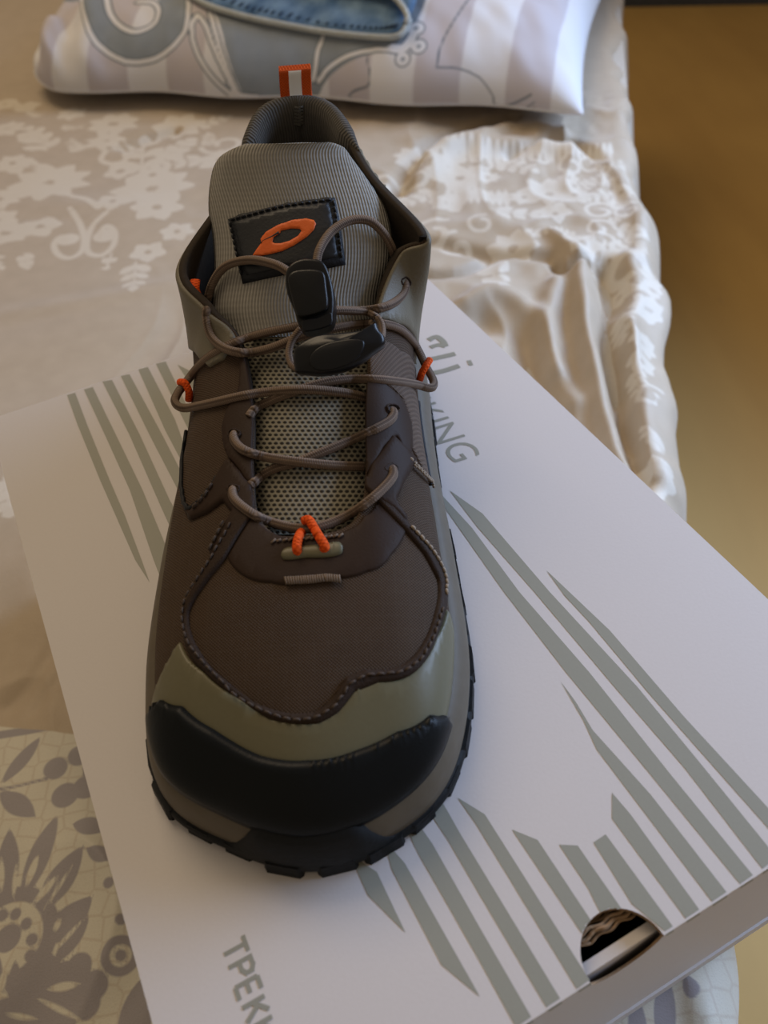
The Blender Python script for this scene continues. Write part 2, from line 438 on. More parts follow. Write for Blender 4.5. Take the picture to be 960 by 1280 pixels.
panel('collar_flap', [('uv', -7.0, .985), ('uv', -6.5, .99), ('uv', -6.0, .985), ('uv', -5.4, .99), ('uv', -5.0, .98), ('uv', -4.95, .80), ('uv', -5.2, .66), ('uv', -6.0, .56), ('uv', -6.6, .4), ('uv', -8.4, .35), ('uv', -9.9, .3), ('uv', -9.9, .95), ('uv', -8.6, .97), ('uv', -7.6, .985)], .0016, M['olive'], label='khaki collar flap on the left, leaning outwards', step=.003)

# piping lines and stitches
g = Geo()
for path in ([(232, 540), (229, 575), (229, 615), (235, 636), (247, 630), (262, 613), (272, 598)],
             [(541, 500), (543, 540), (546, 570), (549, 605)]):
    g = Geo(); g.tube(on_body(smooth_path(path, 6), .0006), .0008, n=6); g.make('piping', M['patch_rim'], shoe)
def stitches(name, path, gap, ln, r, mat, lift, parent=shoe, onto=None, double=0):
    P = smooth_path(path, 10); Q = (onto or on_body)(P, lift)
    d = np.concatenate([[0], np.cumsum(np.linalg.norm(np.diff(Q, axis=0), axis=1))]); g = Geo(); x = gap*.5
    while x+ln < d[-1]:
        A = np.array([np.interp(x, d, Q[:, k]) for k in range(3)]); B = np.array([np.interp(x+ln, d, Q[:, k]) for k in range(3)])
        mm = (A+B)/2+np.array([0, 0, r*.5])
        g.tube([A-[0, 0, r*.8], A*.7+mm*.3, mm, B*.7+mm*.3, B-[0, 0, r*.8]], [r*.6, r, r, r, r*.6], n=5)
        x += ln+gap
    o = g.make(name, mat, parent); o['kind'] = 'stuff'; return o
stitches('stitching', [(292, 655), (272, 692), (257, 716), (239, 745), (233, 766), (234, 787), (246, 815), (280, 853), (316, 882), (361, 898), (397, 896), (418, 882), (438, 856), (463, 844), (497, 841), (520, 827), (535, 802), (549, 760)], .0009, .0021, .00042, M['thread_dark'], .0019)
stitches('stitching', [(509, 659), (523, 675), (538, 694), (551, 722), (552, 745)], .0007, .0016, .0006, M['thread'], .0019)
stitches('stitching', [(508, 574), (519, 586), (530, 597), (541, 608)], .0006, .0013, .0006, M['thread'], .0016)
stitches('stitching', [(513, 583), (523, 592), (534, 603)], .0006, .0013, .00045, M['thread'], .0016)
stitches('stitching', [(266, 690), (277, 668), (286, 650)], .0008, .0022, .0005, M['thread_dark'], .0022)
stitches('stitching', [(245, 638), (258, 625), (270, 607)], .0008, .0022, .0005, M['thread_dark'], .0022)
g = Geo()   # bar tacks below and above the loop anchor
for x in range(358, 426, 3):
    a = on_body([(x, 724-(x-358)*.07), (x+1.5, 733-(x-358)*.07)], .0011); g.tube(a, .00042, n=5)
for x in range(340, 430, 7):
    a = on_body([(x, 680-(x-340)*.075), (x+6, 676-(x-340)*.075)], .0011); g.tube(a, .0004, n=5)
o = g.make('bar_tack', plain('tack_thread', (.17, .125, .09), .8, .2, 900, .3), shoe); o['kind'] = 'stuff'
panel('loop_anchor', [(352, 693), (360, 687), (385, 683), (420, 680), (429, 684), (427, 692), (415, 696), (385, 698), (362, 700), (354, 699)], .0012, M['khaki'], smooth=3, base=.0006, step=.0015, label='small khaki oval under the front orange loop')

# ---- midsole and outsole (rings that follow the bite line)
def outline(u):
    P = per(KP, u); du = per(KP, u+.08)-per(KP, u-.08); o = np.stack([du[:, 1], -du[:, 0], 0*u], 1); o /= np.linalg.norm(o, axis=1)[:, None]
    s = np.sign(((P-sh(150, 0, 0))*o).sum(1)); return P, o*s[:, None]
us = np.linspace(0, 20, 240, endpoint=False); P0, O0 = outline(us)
def toe_w(u):   # 1 at the toe centre
    d = np.minimum(u, 20-u); return np.clip(1-(d-.55)/.5, 0, 1)
def fore_w(u): d = np.minimum(u, 20-u); return np.clip(1-d/3.0, 0, 1)
prof = [(-6, 2.0), (-1, 2.2), (1.0, 1.6), (3.5, .2), (6.0, -3.5), (7.6, -8), (8.0, -12), (7.0, -99), (-10, -99)]
V = []; 
for k in range(len(us)):
    for (o_, dz) in prof:
        z = P0[k, 2]*1000+dz if dz > -50 else 5.0
        z = max(z, 5.0); f = .74+.06*(1-fore_w(us[k]))
        q = P0[k]+O0[k]*o_*.001*(f if o_ > 0 else 1)+[0, 0, 0]; q[2] = z*.001; V.append(q)
mk('midsole', V, grid_faces(len(us), len(prof), True), M['mid'], shoe, True)['label'] = 'khaki brown foam midsole'
prof2 = [(-30, 5.4), (3, 5.4), (7.0, 5.8), (8.4, 4.5), (8.8, 3), (8.0, 1.6), (-30, 1.6)]
V = []
for k in range(len(us)):
    tw = toe_w(us[k]); tw = tw*tw*(3-2*tw); f = .76+.06*(1-fore_w(us[k]))
    for j, (o_, z) in enumerate(prof2):
        oo = o_*(f if o_ > 0 else 1)+(.6 if 0 < o_ else 0)
        zz = z
        if tw > 0 and j in (1, 2, 3): 
            zz = z+tw*{1: 15.5, 2: 12.0, 3: 5}[j]; oo = oo+tw*{1: -2.4, 2: -.8, 3: .0}[j]
        q = P0[k]+O0[k]*oo*.001; q[2] = zz*.001; V.append(q)
mk('outsole', V, grid_faces(len(us), len(prof2), True), M['sole'], shoe, True)['label'] = 'black rubber outsole'
# lugs on the outsole rim, each a block of its own
uf = np.linspace(0, 20, 4000); Pf, Of = outline(uf); dl = np.concatenate([[0], np.cumsum(np.linalg.norm(np.diff(Pf, axis=0), axis=1))])
def lug_mesh(kind):
    bm = bmesh.new()
    L, D, H = ((.0062, .006, .0058), (.0050, .0055, .0054), (.0068, .006, .0056))[kind]
    pts = [(-L, -D), (-L, D*.8), (-L*.85, D*.97), (L*.8, D), (L, D*.78), (L, -D)]
    lo = [bm.verts.new((x, y, 0)) for x, y in pts]; hi = [bm.verts.new((x*.92, y*.9, H)) for x, y in pts]
    bm.faces.new(lo[::-1]); bm.faces.new(hi)
    for i in range(6): bm.faces.new((lo[i], lo[(i+1) % 6], hi[(i+1) % 6], hi[i]))
    me = bpy.data.meshes.new('lug'); bm.to_mesh(me); bm.free(); me.materials.append(M['sole']); return me
lugs = [lug_mesh(k) for k in range(3)]
x = .006; i = 0
while x < dl[-1]-.006:
    k = np.searchsorted(dl, x); f = .76+.06*(1-fore_w(np.array([uf[k]]))[0])
    o = bpy.data.objects.new('lug', lugs[(i*2+i//3) % 3]); COL.objects.link(o); o.parent = shoe
    q = Pf[k]+Of[k]*(8.2*f-4.3+random.uniform(-.3, .3))*.001; q[2] = 0.0
    o.location = Vector(q-origin(shoe)); o.rotation_euler = (0, 0, math.atan2(Of[k, 1], Of[k, 0])-math.pi/2)
    x += random.uniform(.0128, .0142); i += 1
g = Geo()
for s in range(30, 285, 17):
    for a in (-22, 0, 22):
        g.box(sh(s, a+(3 if (s//17) % 2 else -3), 1.2), AX*.005, LT*.006, (0, 0, .0012))
g.make('tread', M['sole'], shoe, False)

# ---- tongue
trow = [  # left x,y, right x,y, centre height, edge drop
    (322, 668, 444, 668, 49.5, 3), (304, 610, 470, 610, 54, 6), (292, 540, 480, 540, 60.5, 8), (288, 470, 482, 470, 67, 9), (276, 420, 478, 415, 73.5, 9),
    (262, 385, 480, 375, 80, 9), (264, 340, 490, 335, 88, 8), (262, 300, 494, 298, 95, 7), (256, 262, 486, 258, 102, 6), (257, 228, 464, 222, 109, 5),
    (264, 200, 444, 194, 115, 4), (280, 186, 434, 181, 118, 3.5), (306, 179, 418, 177, 119.5, 3)]
NR, NC = 90, 36
TRW = smooth_path([np.array(r, float) for r in trow], 8); TRW = TRW[np.round(np.linspace(0, len(TRW)-1, NR)).astype(int)]
def tongue_pt(r, c):   # r row 0..1, c -1..1
    x = r*(NR-1); i = int(min(x, NR-2)); t = x-i; R = TRW[i]*(1-t)+TRW[i+1]*t
    L = pt((R[0], R[1]), (R[4]-R[5])*.001); Rr = pt((R[2], R[3]), (R[4]-R[5])*.001); C = pt(((R[0]+R[2])/2, (R[1]+R[3])/2), R[4]*.001)
    m_ = (L+Rr)/2; q = m_+(Rr-L)*.5*c+(C-m_)*(1-abs(c)**2.2)
    return q
def sheet(r0, r1, name, mat, th0, th1, nr, label, lift=0.):
    nc = NC; top = np.array([[tongue_pt(r0+(r1-r0)*i/(nr-1), -1+2*j/(nc-1)) for j in range(nc)] for i in range(nr)])
    gu = np.gradient(top, axis=0); gv = np.gradient(top, axis=1); n = np.cross(gv, gu); n /= np.linalg.norm(n, axis=2)[..., None]
    if n[..., 2].mean() < 0: n = -n
    if r1 > .99: n[nr-9:] = n[nr-9]
    th = np.linspace(th0, th1, nr)[:, None, None]
    edge = np.ones((nr, nc))
    for j in range(nc): 
        e = min(j, nc-1-j); edge[:, j] *= min(1, (e/4.))**.5 if e < 4 else 1
    if r1 > .99:
        for i in range(nr):
            e = nr-1-i; 
            if e < 4: edge[i] *= (e/4.)**.5
    top = top+n*lift
    A = top-n*th*.5+n*th*.5*edge[..., None]; B = top-n*th*.5-n*th*.5*edge[..., None]
    V = np.vstack([A.reshape(-1, 3), B.reshape(-1, 3)]); f1 = grid_faces(nr, nc); f2 = [tuple(i+nr*nc for i in f[::-1]) for f in f1]
    br = []
    loop = [i*nc for i in range(nr)]+[(nr-1)*nc+j for j in range(1, nc)]+[i*nc+nc-1 for i in range(nr-2, -1, -1)]+[j for j in range(nc-2, 0, -1)]
    for a, b in zip(loop, loop[1:]+loop[:1]): br.append((a, b, b+nr*nc, a+nr*nc))
    Ls = np.concatenate([[0], np.cumsum(np.linalg.norm(np.diff(top[:, nc//2], axis=0), axis=1))])
    uv = []
    for i in range(nr):
        w = np.linalg.norm(top[i, -1]-top[i, 0])
        for j in range(nc): uv.append(((j/(nc-1)-.5)*w, Ls[i]))
    o = mk(name, V, f1+f2+br, mat, shoe, True, uv=uv+uv); o['label'] = label
    return top, f1
topm, fm = sheet(0, .38, 'tongue_mesh', M['mesh'], .002, .003, 50, 'grey open mesh lower tongue under the laces')
topt, ft = sheet(.33, 1, 'tongue', M['knit'], .003, .007, 64, 'grey ribbed knit tongue standing up', lift=.0006)
tb = BVHTree.FromPolygons([Vector(v) for v in topt.reshape(-1, 3)], ft)
tall = BVHTree.FromPolygons([Vector(v) for v in topm.reshape(-1, 3)]+[Vector(v) for v in topt.reshape(-1, 3)], fm+[tuple(i+topm.shape[0]*topm.shape[1] for i in f) for f in ft])
def caster(bv, far=.5):
    def f(P):
        A = []; B = []
        last = None
        for p in P:
            h = bv.ray_cast(Vector(CAM), Vector(ray(p)))
            if h[0] is None: A.append(None); B.append(None)
            else:
                n = np.array(h[1]); n = -n if n@ray(p) > 0 else n
                A.append(np.array(h[0])); B.append(n)
        good = [i for i, a in enumerate(A) if a is not None]; PP = np.asarray(P)
        for i, a in enumerate(A):
            if a is None:
                k = min(good, key=lambda j: np.sum((PP[j]-PP[i])**2)); q = A[k]; n = B[k]; d = ray(P[i])
                t = ((q-CAM)@n)/(d@n); A[i] = CAM+d*t; B[i] = n
        return np.array(A), np.array(B)
    return f
cast_t = caster(tb)
def smoothn(f):
    def g(P):
        A, B = f(P); m_ = B.mean(0); B = B*.3+m_*.7; B /= np.linalg.norm(B, axis=1)[:, None]; return A, B
    return g
def decal(name, poly, f, thick, mat, parent, step=3., holes=(), lift=0., label=None, smooth=0, sink=.0004):
    if smooth: poly = smooth_path(poly, smooth, True)
    V2, T = fill(poly, step, holes)
    o = shellify(name, V2, T, (lambda q: (lambda a, b: (a+b*lift, b))(*f(q))), thick, mat, parent, uvf=lambda q: q*.0003, sink=sink)
    if label: o['label'] = label
    return o
# woven badge on the tongue
pout = [(286, 275), (310, 267), (350, 257), (385, 251), (419, 248), (424, 272), (429, 305), (432, 331), (404, 337), (370, 341), (340, 347), (304, 355), (299, 330), (293, 302)]
pin = [(294, 280), (320, 273), (360, 262), (412, 256), (416, 275), (420, 303), (423, 323), (395, 329), (350, 337), (310, 346), (305, 325), (300, 302)]
fp = smoothn(cast_t)
badge = decal('badge', pout, fp, .0016, M['patch_rim'], shoe, 5, label='black tongue badge with orange logo')
decal('badge_face', pin, fp, .0004, M['patch'], badge, 5, lift=.0016)
k7 = lambda P: [(270+x/5.647, 230+y/5.647) for x, y in P]
emo = k7([(273, 524), (300, 482), (335, 434), (330, 405), (372, 353), (450, 308), (560, 273), (650, 264), (700, 275), (715, 300), (700, 342), (650, 392), (560, 452), (480, 490), (400, 511), (330, 524)])
emh = k7([(412, 428), (420, 392), (466, 362), (470, 348), (540, 332), (600, 335), (615, 350), (590, 385), (530, 420), (470, 437), (430, 437)])
decal('emblem', emo, fp, .0004, M['emblem'], badge, 2.2, holes=[emh], lift=.0020, label='orange slanted ring emblem')
decal('emblem_slit', k7([(335, 437), (352, 418), (400, 398), (462, 366), (458, 352), (420, 380), (370, 405), (345, 420)]), fp, .0002, M['patch'], badge, 2.2, lift=.00235)
def on_t(P, lift): a, b = fp(P); return a+b*lift
stitches('badge_stitching', [(290, 277), (320, 269), (355, 260), (415, 252)], .0008, .0018, .00045, M['patch'], .0017, badge, on_t)
stitches('badge_stitching', [(416, 252), (421, 280), (427, 327)], .0008, .0018, .00045, M['patch'], .0017, badge, on_t)
stitches('badge_stitching', [(290, 278), (297, 310), (306, 350)], .0008, .0018, .00045, M['patch'], .0017, badge, on_t)

# ---- heel collar padding and pull tab
uc = np.concatenate([np.linspace(8.3, 11.7, 60)]); Tc = per(KT, uc); Pc, Oc = outline(uc)
pr = [(1.6, -3), (1.4, .5), (0, 2.6), (-2.5, 3.2), (-5, 1.5), (-6.5, -3), (-7, -10), (-6, -22), (-5, -36)]
V = []; uvc = []; acc = 0
for k in range(len(uc)):
    if k: acc += np.linalg.norm(Tc[k]-Tc[k-1])
    e = min(1, min(k, len(uc)-1-k)/5.)
    for j, (o_, dz) in enumerate(pr): V.append(Tc[k]+Oc[k]*(o_*e)*.001+np.array([0, 0, dz*(e if dz > 0 else 1)*.001])); uvc.append((acc, j*.004))
collar = mk('collar_padding', V, grid_faces(len(uc), len(pr)), M['knit_dark'], shoe, True, uv=uvc); collar['label'] = 'dark grey ribbed knit heel collar'
cb = BVHTree.FromPolygons([Vector(v) for v in V], grid_faces(len(uc), len(pr)))
g = Geo()
fcast = caster(cb)
for y in range(134, 158, 4):
    a, b = fcast([(369, y), (376, y+2), (372, y+1), (379, y-1)]); g.tube([a[0]+b[0]*.0004, a[1]+b[1]*.0006], .0006, n=5); g.tube([a[2]+b[2]*.0004, a[3]+b[3]*.0006], .0005, n=5)
o = g.make('heel_seam', M['knit'], shoe); o['kind'] = 'stuff'
def ribbon(name, prof3, half, thick, mat, parent):
    """closed strip: prof3 centre line points with lateral half width"""
    V = []; n = len(prof3); P = np.array(prof3); T = np.gradient(P, axis=0)
    for i in range(n):
        nn = np.cross(T[i], LT); nn /= np.linalg.norm(nn)
        hw = half[i]
        for (c, tt) in ((-1, 1), (1, 1), (1, -1), (-1, -1)):
            V.append(P[i]+LT*hw*c+nn*thick*.5*tt)
    Fc = []
    for i in range(n-1):
        for k in range(4): Fc.append((i*4+k, i*4+(k+1) % 4, (i+1)*4+(k+1) % 4, (i+1)*4+k))
    Fc += [(3, 2, 1, 0), tuple((n-1)*4+k for k in range(4))]
    uv = [(V[i]@LT, (i//4)*.0012) for i in range(len(V))]
    return mk(name, V, Fc, mat, parent, False, uv=uv)
tabc = [pt((371, 128), .1095), pt((370, 118), .112), pt((369, 104), .1165), pt((368.5, 92), .1205), pt((368.5, 88.5), .1215)]
pb = [q for q in smooth_path(tabc, 4)]
back = [q+AX*.0035*(.5 if i < 2 else 1)+np.array([0, 0, -.0008]) for i, q in enumerate(pb)]
allp = pb+[pb[-1]+AX*.0018+np.array([0, 0, .0012])]+back[::-1]
tab = ribbon('pull_tab', allp, [.0068]*len(allp), .0011, M['webbing'], shoe); tab['label'] = 'orange webbing heel loop'
st = ribbon('reflective_stripe', [q+(CAM-q)/np.linalg.norm(CAM-q)*.0008 for q in pb], [.0027]*len(pb), .0006, M['reflect'], tab); st['label'] = 'bright silver centre stripe'
g = Geo(); g.tube([pt((244, 350), .083), pt((243, 362), .081), pt((248, 376), .078)], .002, n=8, flat=.5)
g.make('inner_loop', M['orange'], shoe)['label'] = 'orange binding inside the left collar flap'

# ---- laces
def top_surface(p):
    best = None
    for b in (bvh, tall):
        h = b.ray_cast(Vector(CAM), Vector(ray(p)))
        if h[0] is not None and (best is None or h[3] < best[1]): best = (np.array(h[0]), h[3])
    return None if best is None else best[0]
def lace_pts(path, lifts):
    """path of photo points lying on the shoe, lifted towards the normal by given millimetres"""
    out = []; P = smooth_path(path, 8); Lf = np.interp(np.linspace(0, 1, len(P)), np.linspace(0, 1, len(lifts)), lifts)
    D = []
    for p in P:
        q = top_surface(p); D.append(None if q is None else np.linalg.norm(q-CAM))
    if all(d is None for d in D): D = [np.linalg.norm(BV[np.argmin(((BPX-np.array(p))**2).sum(1))]-CAM) for p in P]
    good = [i for i, d in enumerate(D) if d is not None]; D = np.interp(range(len(D)), good, [D[i] for i in good])
    k = np.ones(7)/7; Dp = np.concatenate([[D[0]]*3, D, [D[-1]]*3]); D = np.minimum(np.convolve(Dp, k, 'valid'), D+.001)
    return np.array([CAM+ray(p)*(d-l*.001) for p, d, l in zip(P, D, Lf)])
RL = .00165
lace = Geo()
LPTS = []
def L(path, lifts, r=RL):
    q = lace_pts(path, lifts); LPTS.extend(q); lace.tube(q, r, n=12)
L([(296, 609), (291, 614), (295, 626), (317, 643), (346, 655), (379, 661), (408, 656), (442, 640), (470, 619), (489, 599), (491, 588), (485, 584)], [-1.5, 2, 2.4, 2.4, 3, 3.4, 3, 2.4, 2.4, 2, -1.5])
L([(313, 607), (328, 594), (345, 585), (370, 578), (398, 567), (437, 551), (468, 537), (487, 526), (492, 516), (486, 511)], [.8, 1.4, 1.4, 1.6, 2, 2, 2.2, 2, -1.5])
L([(297, 541), (292, 545), (296, 555), (308, 564), (335, 572), (378, 578), (422, 582), (456, 583)], [-1.5, 2, 2.2, 3, 5, 4, 1.2, .8])
L([(311, 521), (320, 510), (336, 502), (358, 493), (398, 480), (437, 474), (477, 475), (517, 480), (536, 485), (542, 482), (541, 474), (533, 459), (524, 440), (516, 427), (501, 412), (480, 405), (455, 405), (430, 408), (405, 413)], [.8, 1.2, 1.4, 2, 2, 2, 2.2, 2.6, 3, 3, 2.6, 2.6, 2.4, 2.4, 2.2, 2.5, 3, 3])
L([(457, 497), (430, 491), (378, 487), (319, 492), (259, 505), (230, 510), (219, 503), (222, 492), (234, 476), (250, 456), (270, 440), (299, 426), (331, 416), (366, 409), (400, 402)], [.8, 2.2, 5, 3, 2.4, 2.6, 2.8, 2.6, 2.2, 2.2, 2.2, 2.4, 3, 4])
L([(366, 344), (345, 331), (312, 325), (282, 333), (265, 356), (258, 388), (263, 418), (280, 435), (307, 441), (339, 435), (372, 422), (400, 414)], [10, 9, 5, 4, 3, 3, 3.4, 4, 4.2, 4.4, 5.5, 7])
L([(395, 334), (399, 313), (414, 290), (437, 276), (461, 276), (479, 291), (489, 308), (492, 318)], [10, 9, 6, 5, 5, 4.5, 3, .5])
L([(504, 349), (507, 358), (501, 371), (485, 382), (457, 388), (422, 388), (405, 386)], [-1.2, 2.4, 2.6, 3, 5, 8, 10])
L([(404, 389), (435, 388), (460, 391), (474, 400), (478, 414), (476, 424)], [10, 8, 6, 6.5, 8, 9], .0013)
L([(376, 411), (366, 424), (361, 440), (364, 455), (372, 462)], [8, 7, 6.5, 6.5, 7], .0013)
o = lace.make('lace', M['cord'], shoe); o['label'] = 'brown elastic cord lace'
def loop3(name, paths, r=.00155):
    g = Geo()
    for p, l in paths:
        if r < .00155:      # rings wrapped round a lace bend
            A = np.array(LPTS); AP = pix(A); S_ = smooth_path(p, 5); Lf = np.interp(np.linspace(0, 1, len(S_)), np.linspace(0, 1, len(l)), l)
            near = A[np.argmin(((AP-np.mean(p, axis=0))**2).sum(1))]; d0 = np.linalg.norm(near-CAM)
            g.tube([CAM+ray(q)*(d0-k*.001) for q, k in zip(S_, Lf)], r, n=10)
        else: g.tube(lace_pts(p, l), r, n=10)
    o = g.make(name, M['orange'], shoe); return o
loop3('cord_loop', [([(380, 651), (386, 650), (392, 659), (399, 671), (406, 683), (404, 688)], [5.0, 6, 6.0, 4.5, 3, .5]), ([(379, 662), (373, 672), (371, 685), (373, 692)], [2.6, 3, 3, .5])])['label'] = 'orange cord loop at the bottom of the lacing'
loop3('cord_loop', [([(225, 478), (231, 479), (236, 489), (236, 500)], [0, 2.6, 3.2, 1.2])], .0015)['label'] = 'orange cord loop at the left lace bend'
loop3('cord_loop', [([(525, 474), (527, 467), (532, 458), (537, 450)], [1, 3.0, 3.0, .5])], .0015)['label'] = 'orange cord loop at the right lace bend'

# ---- cord lock and cord end, built on a plane lying over the tongue
NRM = -math.sin(math.radians(38))*AX+np.array([0, 0, math.cos(math.radians(38))])
def on_plane(p, c, n=NRM):
    d = ray(p); return CAM+d*(((c-CAM)@n)/(d@n))
def pillow_prism(name, outline, c, h0, h1, mat, parent, n=NRM, bev=.0012, dome=0., smooth=6, label=None):
    """rounded slab: outline in photo coordinates on the plane through c, from height h0 to h1 along n"""
    P = np.array([on_plane(p, c, n) for p in smooth_path(outline, smooth, True)]); cc = P.mean(0)
    rings = []
    def ring(inset, h): 
        v = P-cc; l = np.linalg.norm(v, axis=1)[:, None]; return cc+v*(1-inset/l)+n*h
    rings.append(ring(bev, h0)); rings.append(ring(0, h0+bev))
    for k in range(5):
        a = k/4*math.pi/2; rings.append(ring(bev*(1-math.cos(a)), h1-bev+bev*math.sin(a)))
    for k in range(1, 5):
        f = k/5; v = P-cc; rings.append(cc+v*(1-f)*(1-bev/np.linalg.norm(v, axis=1)[:, None])+n*(h1+dome*(1-(1-f)**2)))
    N = len(P); V = np.vstack(rings+[[cc+n*(h1+dome)]]); Fc = []
    for r in range(len(rings)-1):
        for i in range(N): Fc.append((r*N+i, r*N+(i+1) % N, (r+1)*N+(i+1) % N, (r+1)*N+i))
    for i in range(N): Fc.append(((len(rings)-1)*N+i, (len(rings)-1)*N+(i+1) % N, len(V)-1))
    Fc.append(tuple(range(N-1, -1, -1)))
    o = mk(name, V, Fc, mat, parent, True)
    if label: o['label'] = label
    return o
cl = pt((390, 375), .0905)
lock = pillow_prism('cord_lock', [(366, 342), (378, 335), (392, 334), (405, 337), (413, 349), (419, 372), (420, 395), (416, 410), (402, 417), (385, 419), (376, 412), (372, 398), (363, 376), (361, 355)], cl, -.003, .0085, M['plastic'], shoe, label='black plastic cord lock')
pillow_prism('button', [(361, 352), (366, 343), (378, 340), (396, 340), (406, 345), (409, 362), (411, 382), (407, 390), (392, 396), (377, 398), (371, 393), (365, 372)], cl+NRM*.0085, 0, .0028, M['plastic'], lock, bev=.0010, dome=.0004)
pillow_prism('slot_rim', [(377, 403), (380, 400), (400, 396), (413, 391), (416, 397), (414, 406), (400, 412), (382, 415), (378, 411)], cl+NRM*.0085, -.001, .0008, M['clip'], lock, bev=.0006)
ce = pt((427, 445), .083)
end = pillow_prism('cord_end', [(368, 448), (371, 437), (388, 426), (405, 421), (430, 419), (455, 416), (466, 411), (471, 407), (474, 415), (481, 424), (481, 434), (468, 444), (452, 456), (430, 466), (405, 471), (385, 470), (372, 468), (369, 460)], ce, -.002, .0045, M['clip'], shoe, bev=.0022, dome=.0022, label='glossy black leaf-shaped cord end')
pillow_prism('oval_inlay', [(387, 452), (392, 440), (408, 430), (432, 425), (450, 425), (456, 430), (452, 443), (438, 455), (415, 463), (396, 463)], ce+NRM*.0058, 0, .0012, M['clip'], end, bev=.0008, dome=.0006)

# eyelet rims
g = Geo()
for c in ((294, 614), (295, 545), (487, 588), (488, 513), (505, 352)):
    ring = [(c[0]+7*math.cos(a), c[1]+5.5*math.sin(a)) for a in np.linspace(0, 2*math.pi, 15)]
    g = Geo(); g.tube(on_body(ring, .0016), .0004, n=5); g.make('eyelet_rim', M['band'], shoe)

# ================================================================== SHOE BOX
P1, P2, P3, P4 = [pt(p) for p in ((-15, 524), (527, 341), (1173, 948), (257, 1533))]
# square it up: e along P4->P3 (width), g along P1->P4 (length)
g_ = ((P4-P1)+(P3-P2)); g_ /= np.linalg.norm(g_); e_ = np.array([-g_[1], g_[0], 0]); 
if e_@(P2-P1) < 0: e_ = -e_
C0 = (P1+P2+P3+P4)/4; BL = .332; BW = .240; BH = .1245
def bx(a, b, z=0.): return C0+e_*(a*BW/2)+g_*(b*BL/2)+np.array([0, 0, z])
box = thing('shoe_box', 'white cardboard shoe box with grey diagonal stripes lying on the bed under the shoe', 'box', bx(0, 0, -BH))
kc = pt((783, 1196))  # finger hole centre on the fold
ah = ((kc-C0)@e_)/(BW/2); R0 = .0124
HX = ah*BW/2
def plate(name, pts2, frame, th, mat, parent, label=None):
    """flat cardboard plate: 2-D outline in a frame (o, x, y, n), thickness th behind it"""
    o_, x_, y_, n_ = frame
    V2, T = fill(pts2, .02)
    A = [o_+x_*p[0]+y_*p[1] for p in V2]; B = [a-n_*th for a in A]; n = len(A)
    cnt = set()
    for t in T:
        for a, b in ((t[0], t[1]), (t[1], t[2]), (t[2], t[0])): cnt.add((a, b))
    bd = [(a, b) for a, b in cnt if (b, a) not in cnt]
    Fc = [tuple(t) for t in T]+[tuple(i+n for i in t[::-1]) for t in T]; mi_ = [0]*len(T)*2
    for a, b in bd: Fc.append((b, a, a+n, b+n)); mi_.append(1 if name != 'front_wall' and np.hypot(*((V2[a]+V2[b])/2-np.array([HX, 0]))) < .0135 else 0)
    ob = mk(name, A+B, Fc, [mat, M['card_edge']] if name != 'lid' else [mat, M['card_edge']], parent, False, midx=mi_)
    if label: ob['label'] = label
    return ob
ax = ah*BW/2
arc = [(ax+R0*math.cos(t), -R0*math.sin(t)*1.05) for t in np.linspace(0, math.pi, 25)]
lid2 = [(-BW/2, -BL), (BW/2, -BL), (BW/2, 0)]+[(x, y) for x, y in arc]+[(-BW/2, 0)]
lid = plate('lid', lid2, (bx(0, 1)+g_*.0004, e_, g_, np.array([0, 0, 1.])), .0018, M['lid'], box, 'white printed lid')
arcf = [(ax+R0*math.cos(t), -R0*math.sin(t)*.98) for t in np.linspace(0, math.pi, 25)]
z1 = np.array([0, 0, 1.])
fl2 = [(BW/2, 0), (BW/2, -BH+.012), (-BW/2, -BH+.012), (-BW/2, 0)]+arcf[::-1]
plate('front_flap', fl2, (bx(0, 1)+g_*.0003-z1*.0003, e_, z1, g_), .0007, M['lid'], box, 'white front flap with half of the finger hole')
arcw = [(ax+.0005+R0*1.0*math.cos(t), -.0125-.0035*math.sin(t)) for t in np.linspace(0, math.pi, 13)]
plate('front_wall', [(BW/2-.003, -.0035), (BW/2-.003, -BH), (-BW/2+.003, -BH), (-BW/2+.003, -.0035), (ax-.02, -.0035), (ax-.017, -.0062), (ax+.017, -.0045), (ax+.02, -.0035)], (bx(0, 1)-g_*.0022, e_, z1, g_), .003, M['lid'], box)
gg = Geo()
gg.box(bx(0, 1, -BH+.0062), e_*(BW/2+.0004), g_*.0012, z1*.0062)     # bottom lip of the tray
gg.make('tray_lip', M['lid'], box, False)
for nm, c, hx, nn in (('side_wall', bx(-1, 0, -BH/2-.001)+e_*.002, BL/2-.003, e_), ('side_wall', bx(1, 0, -BH/2-.001)-e_*.002, BL/2-.003, e_), ('back_wall', bx(0, -1, -BH/2-.001)+g_*.002, BW/2-.004, g_)):
    gg = Geo(); a = g_ if nn is e_ else e_
    gg.box(c, nn*.0018, a*hx, z1*(BH/2-.0012)); gg.make(nm, M['lid'], box, False)
gg = Geo(); gg.box(bx(0, 0, -BH+.0015), e_*(BW/2-.005), g_*(BL/2-.006), z1*.0015); gg.make('bottom', M['card_dark'], box, False)
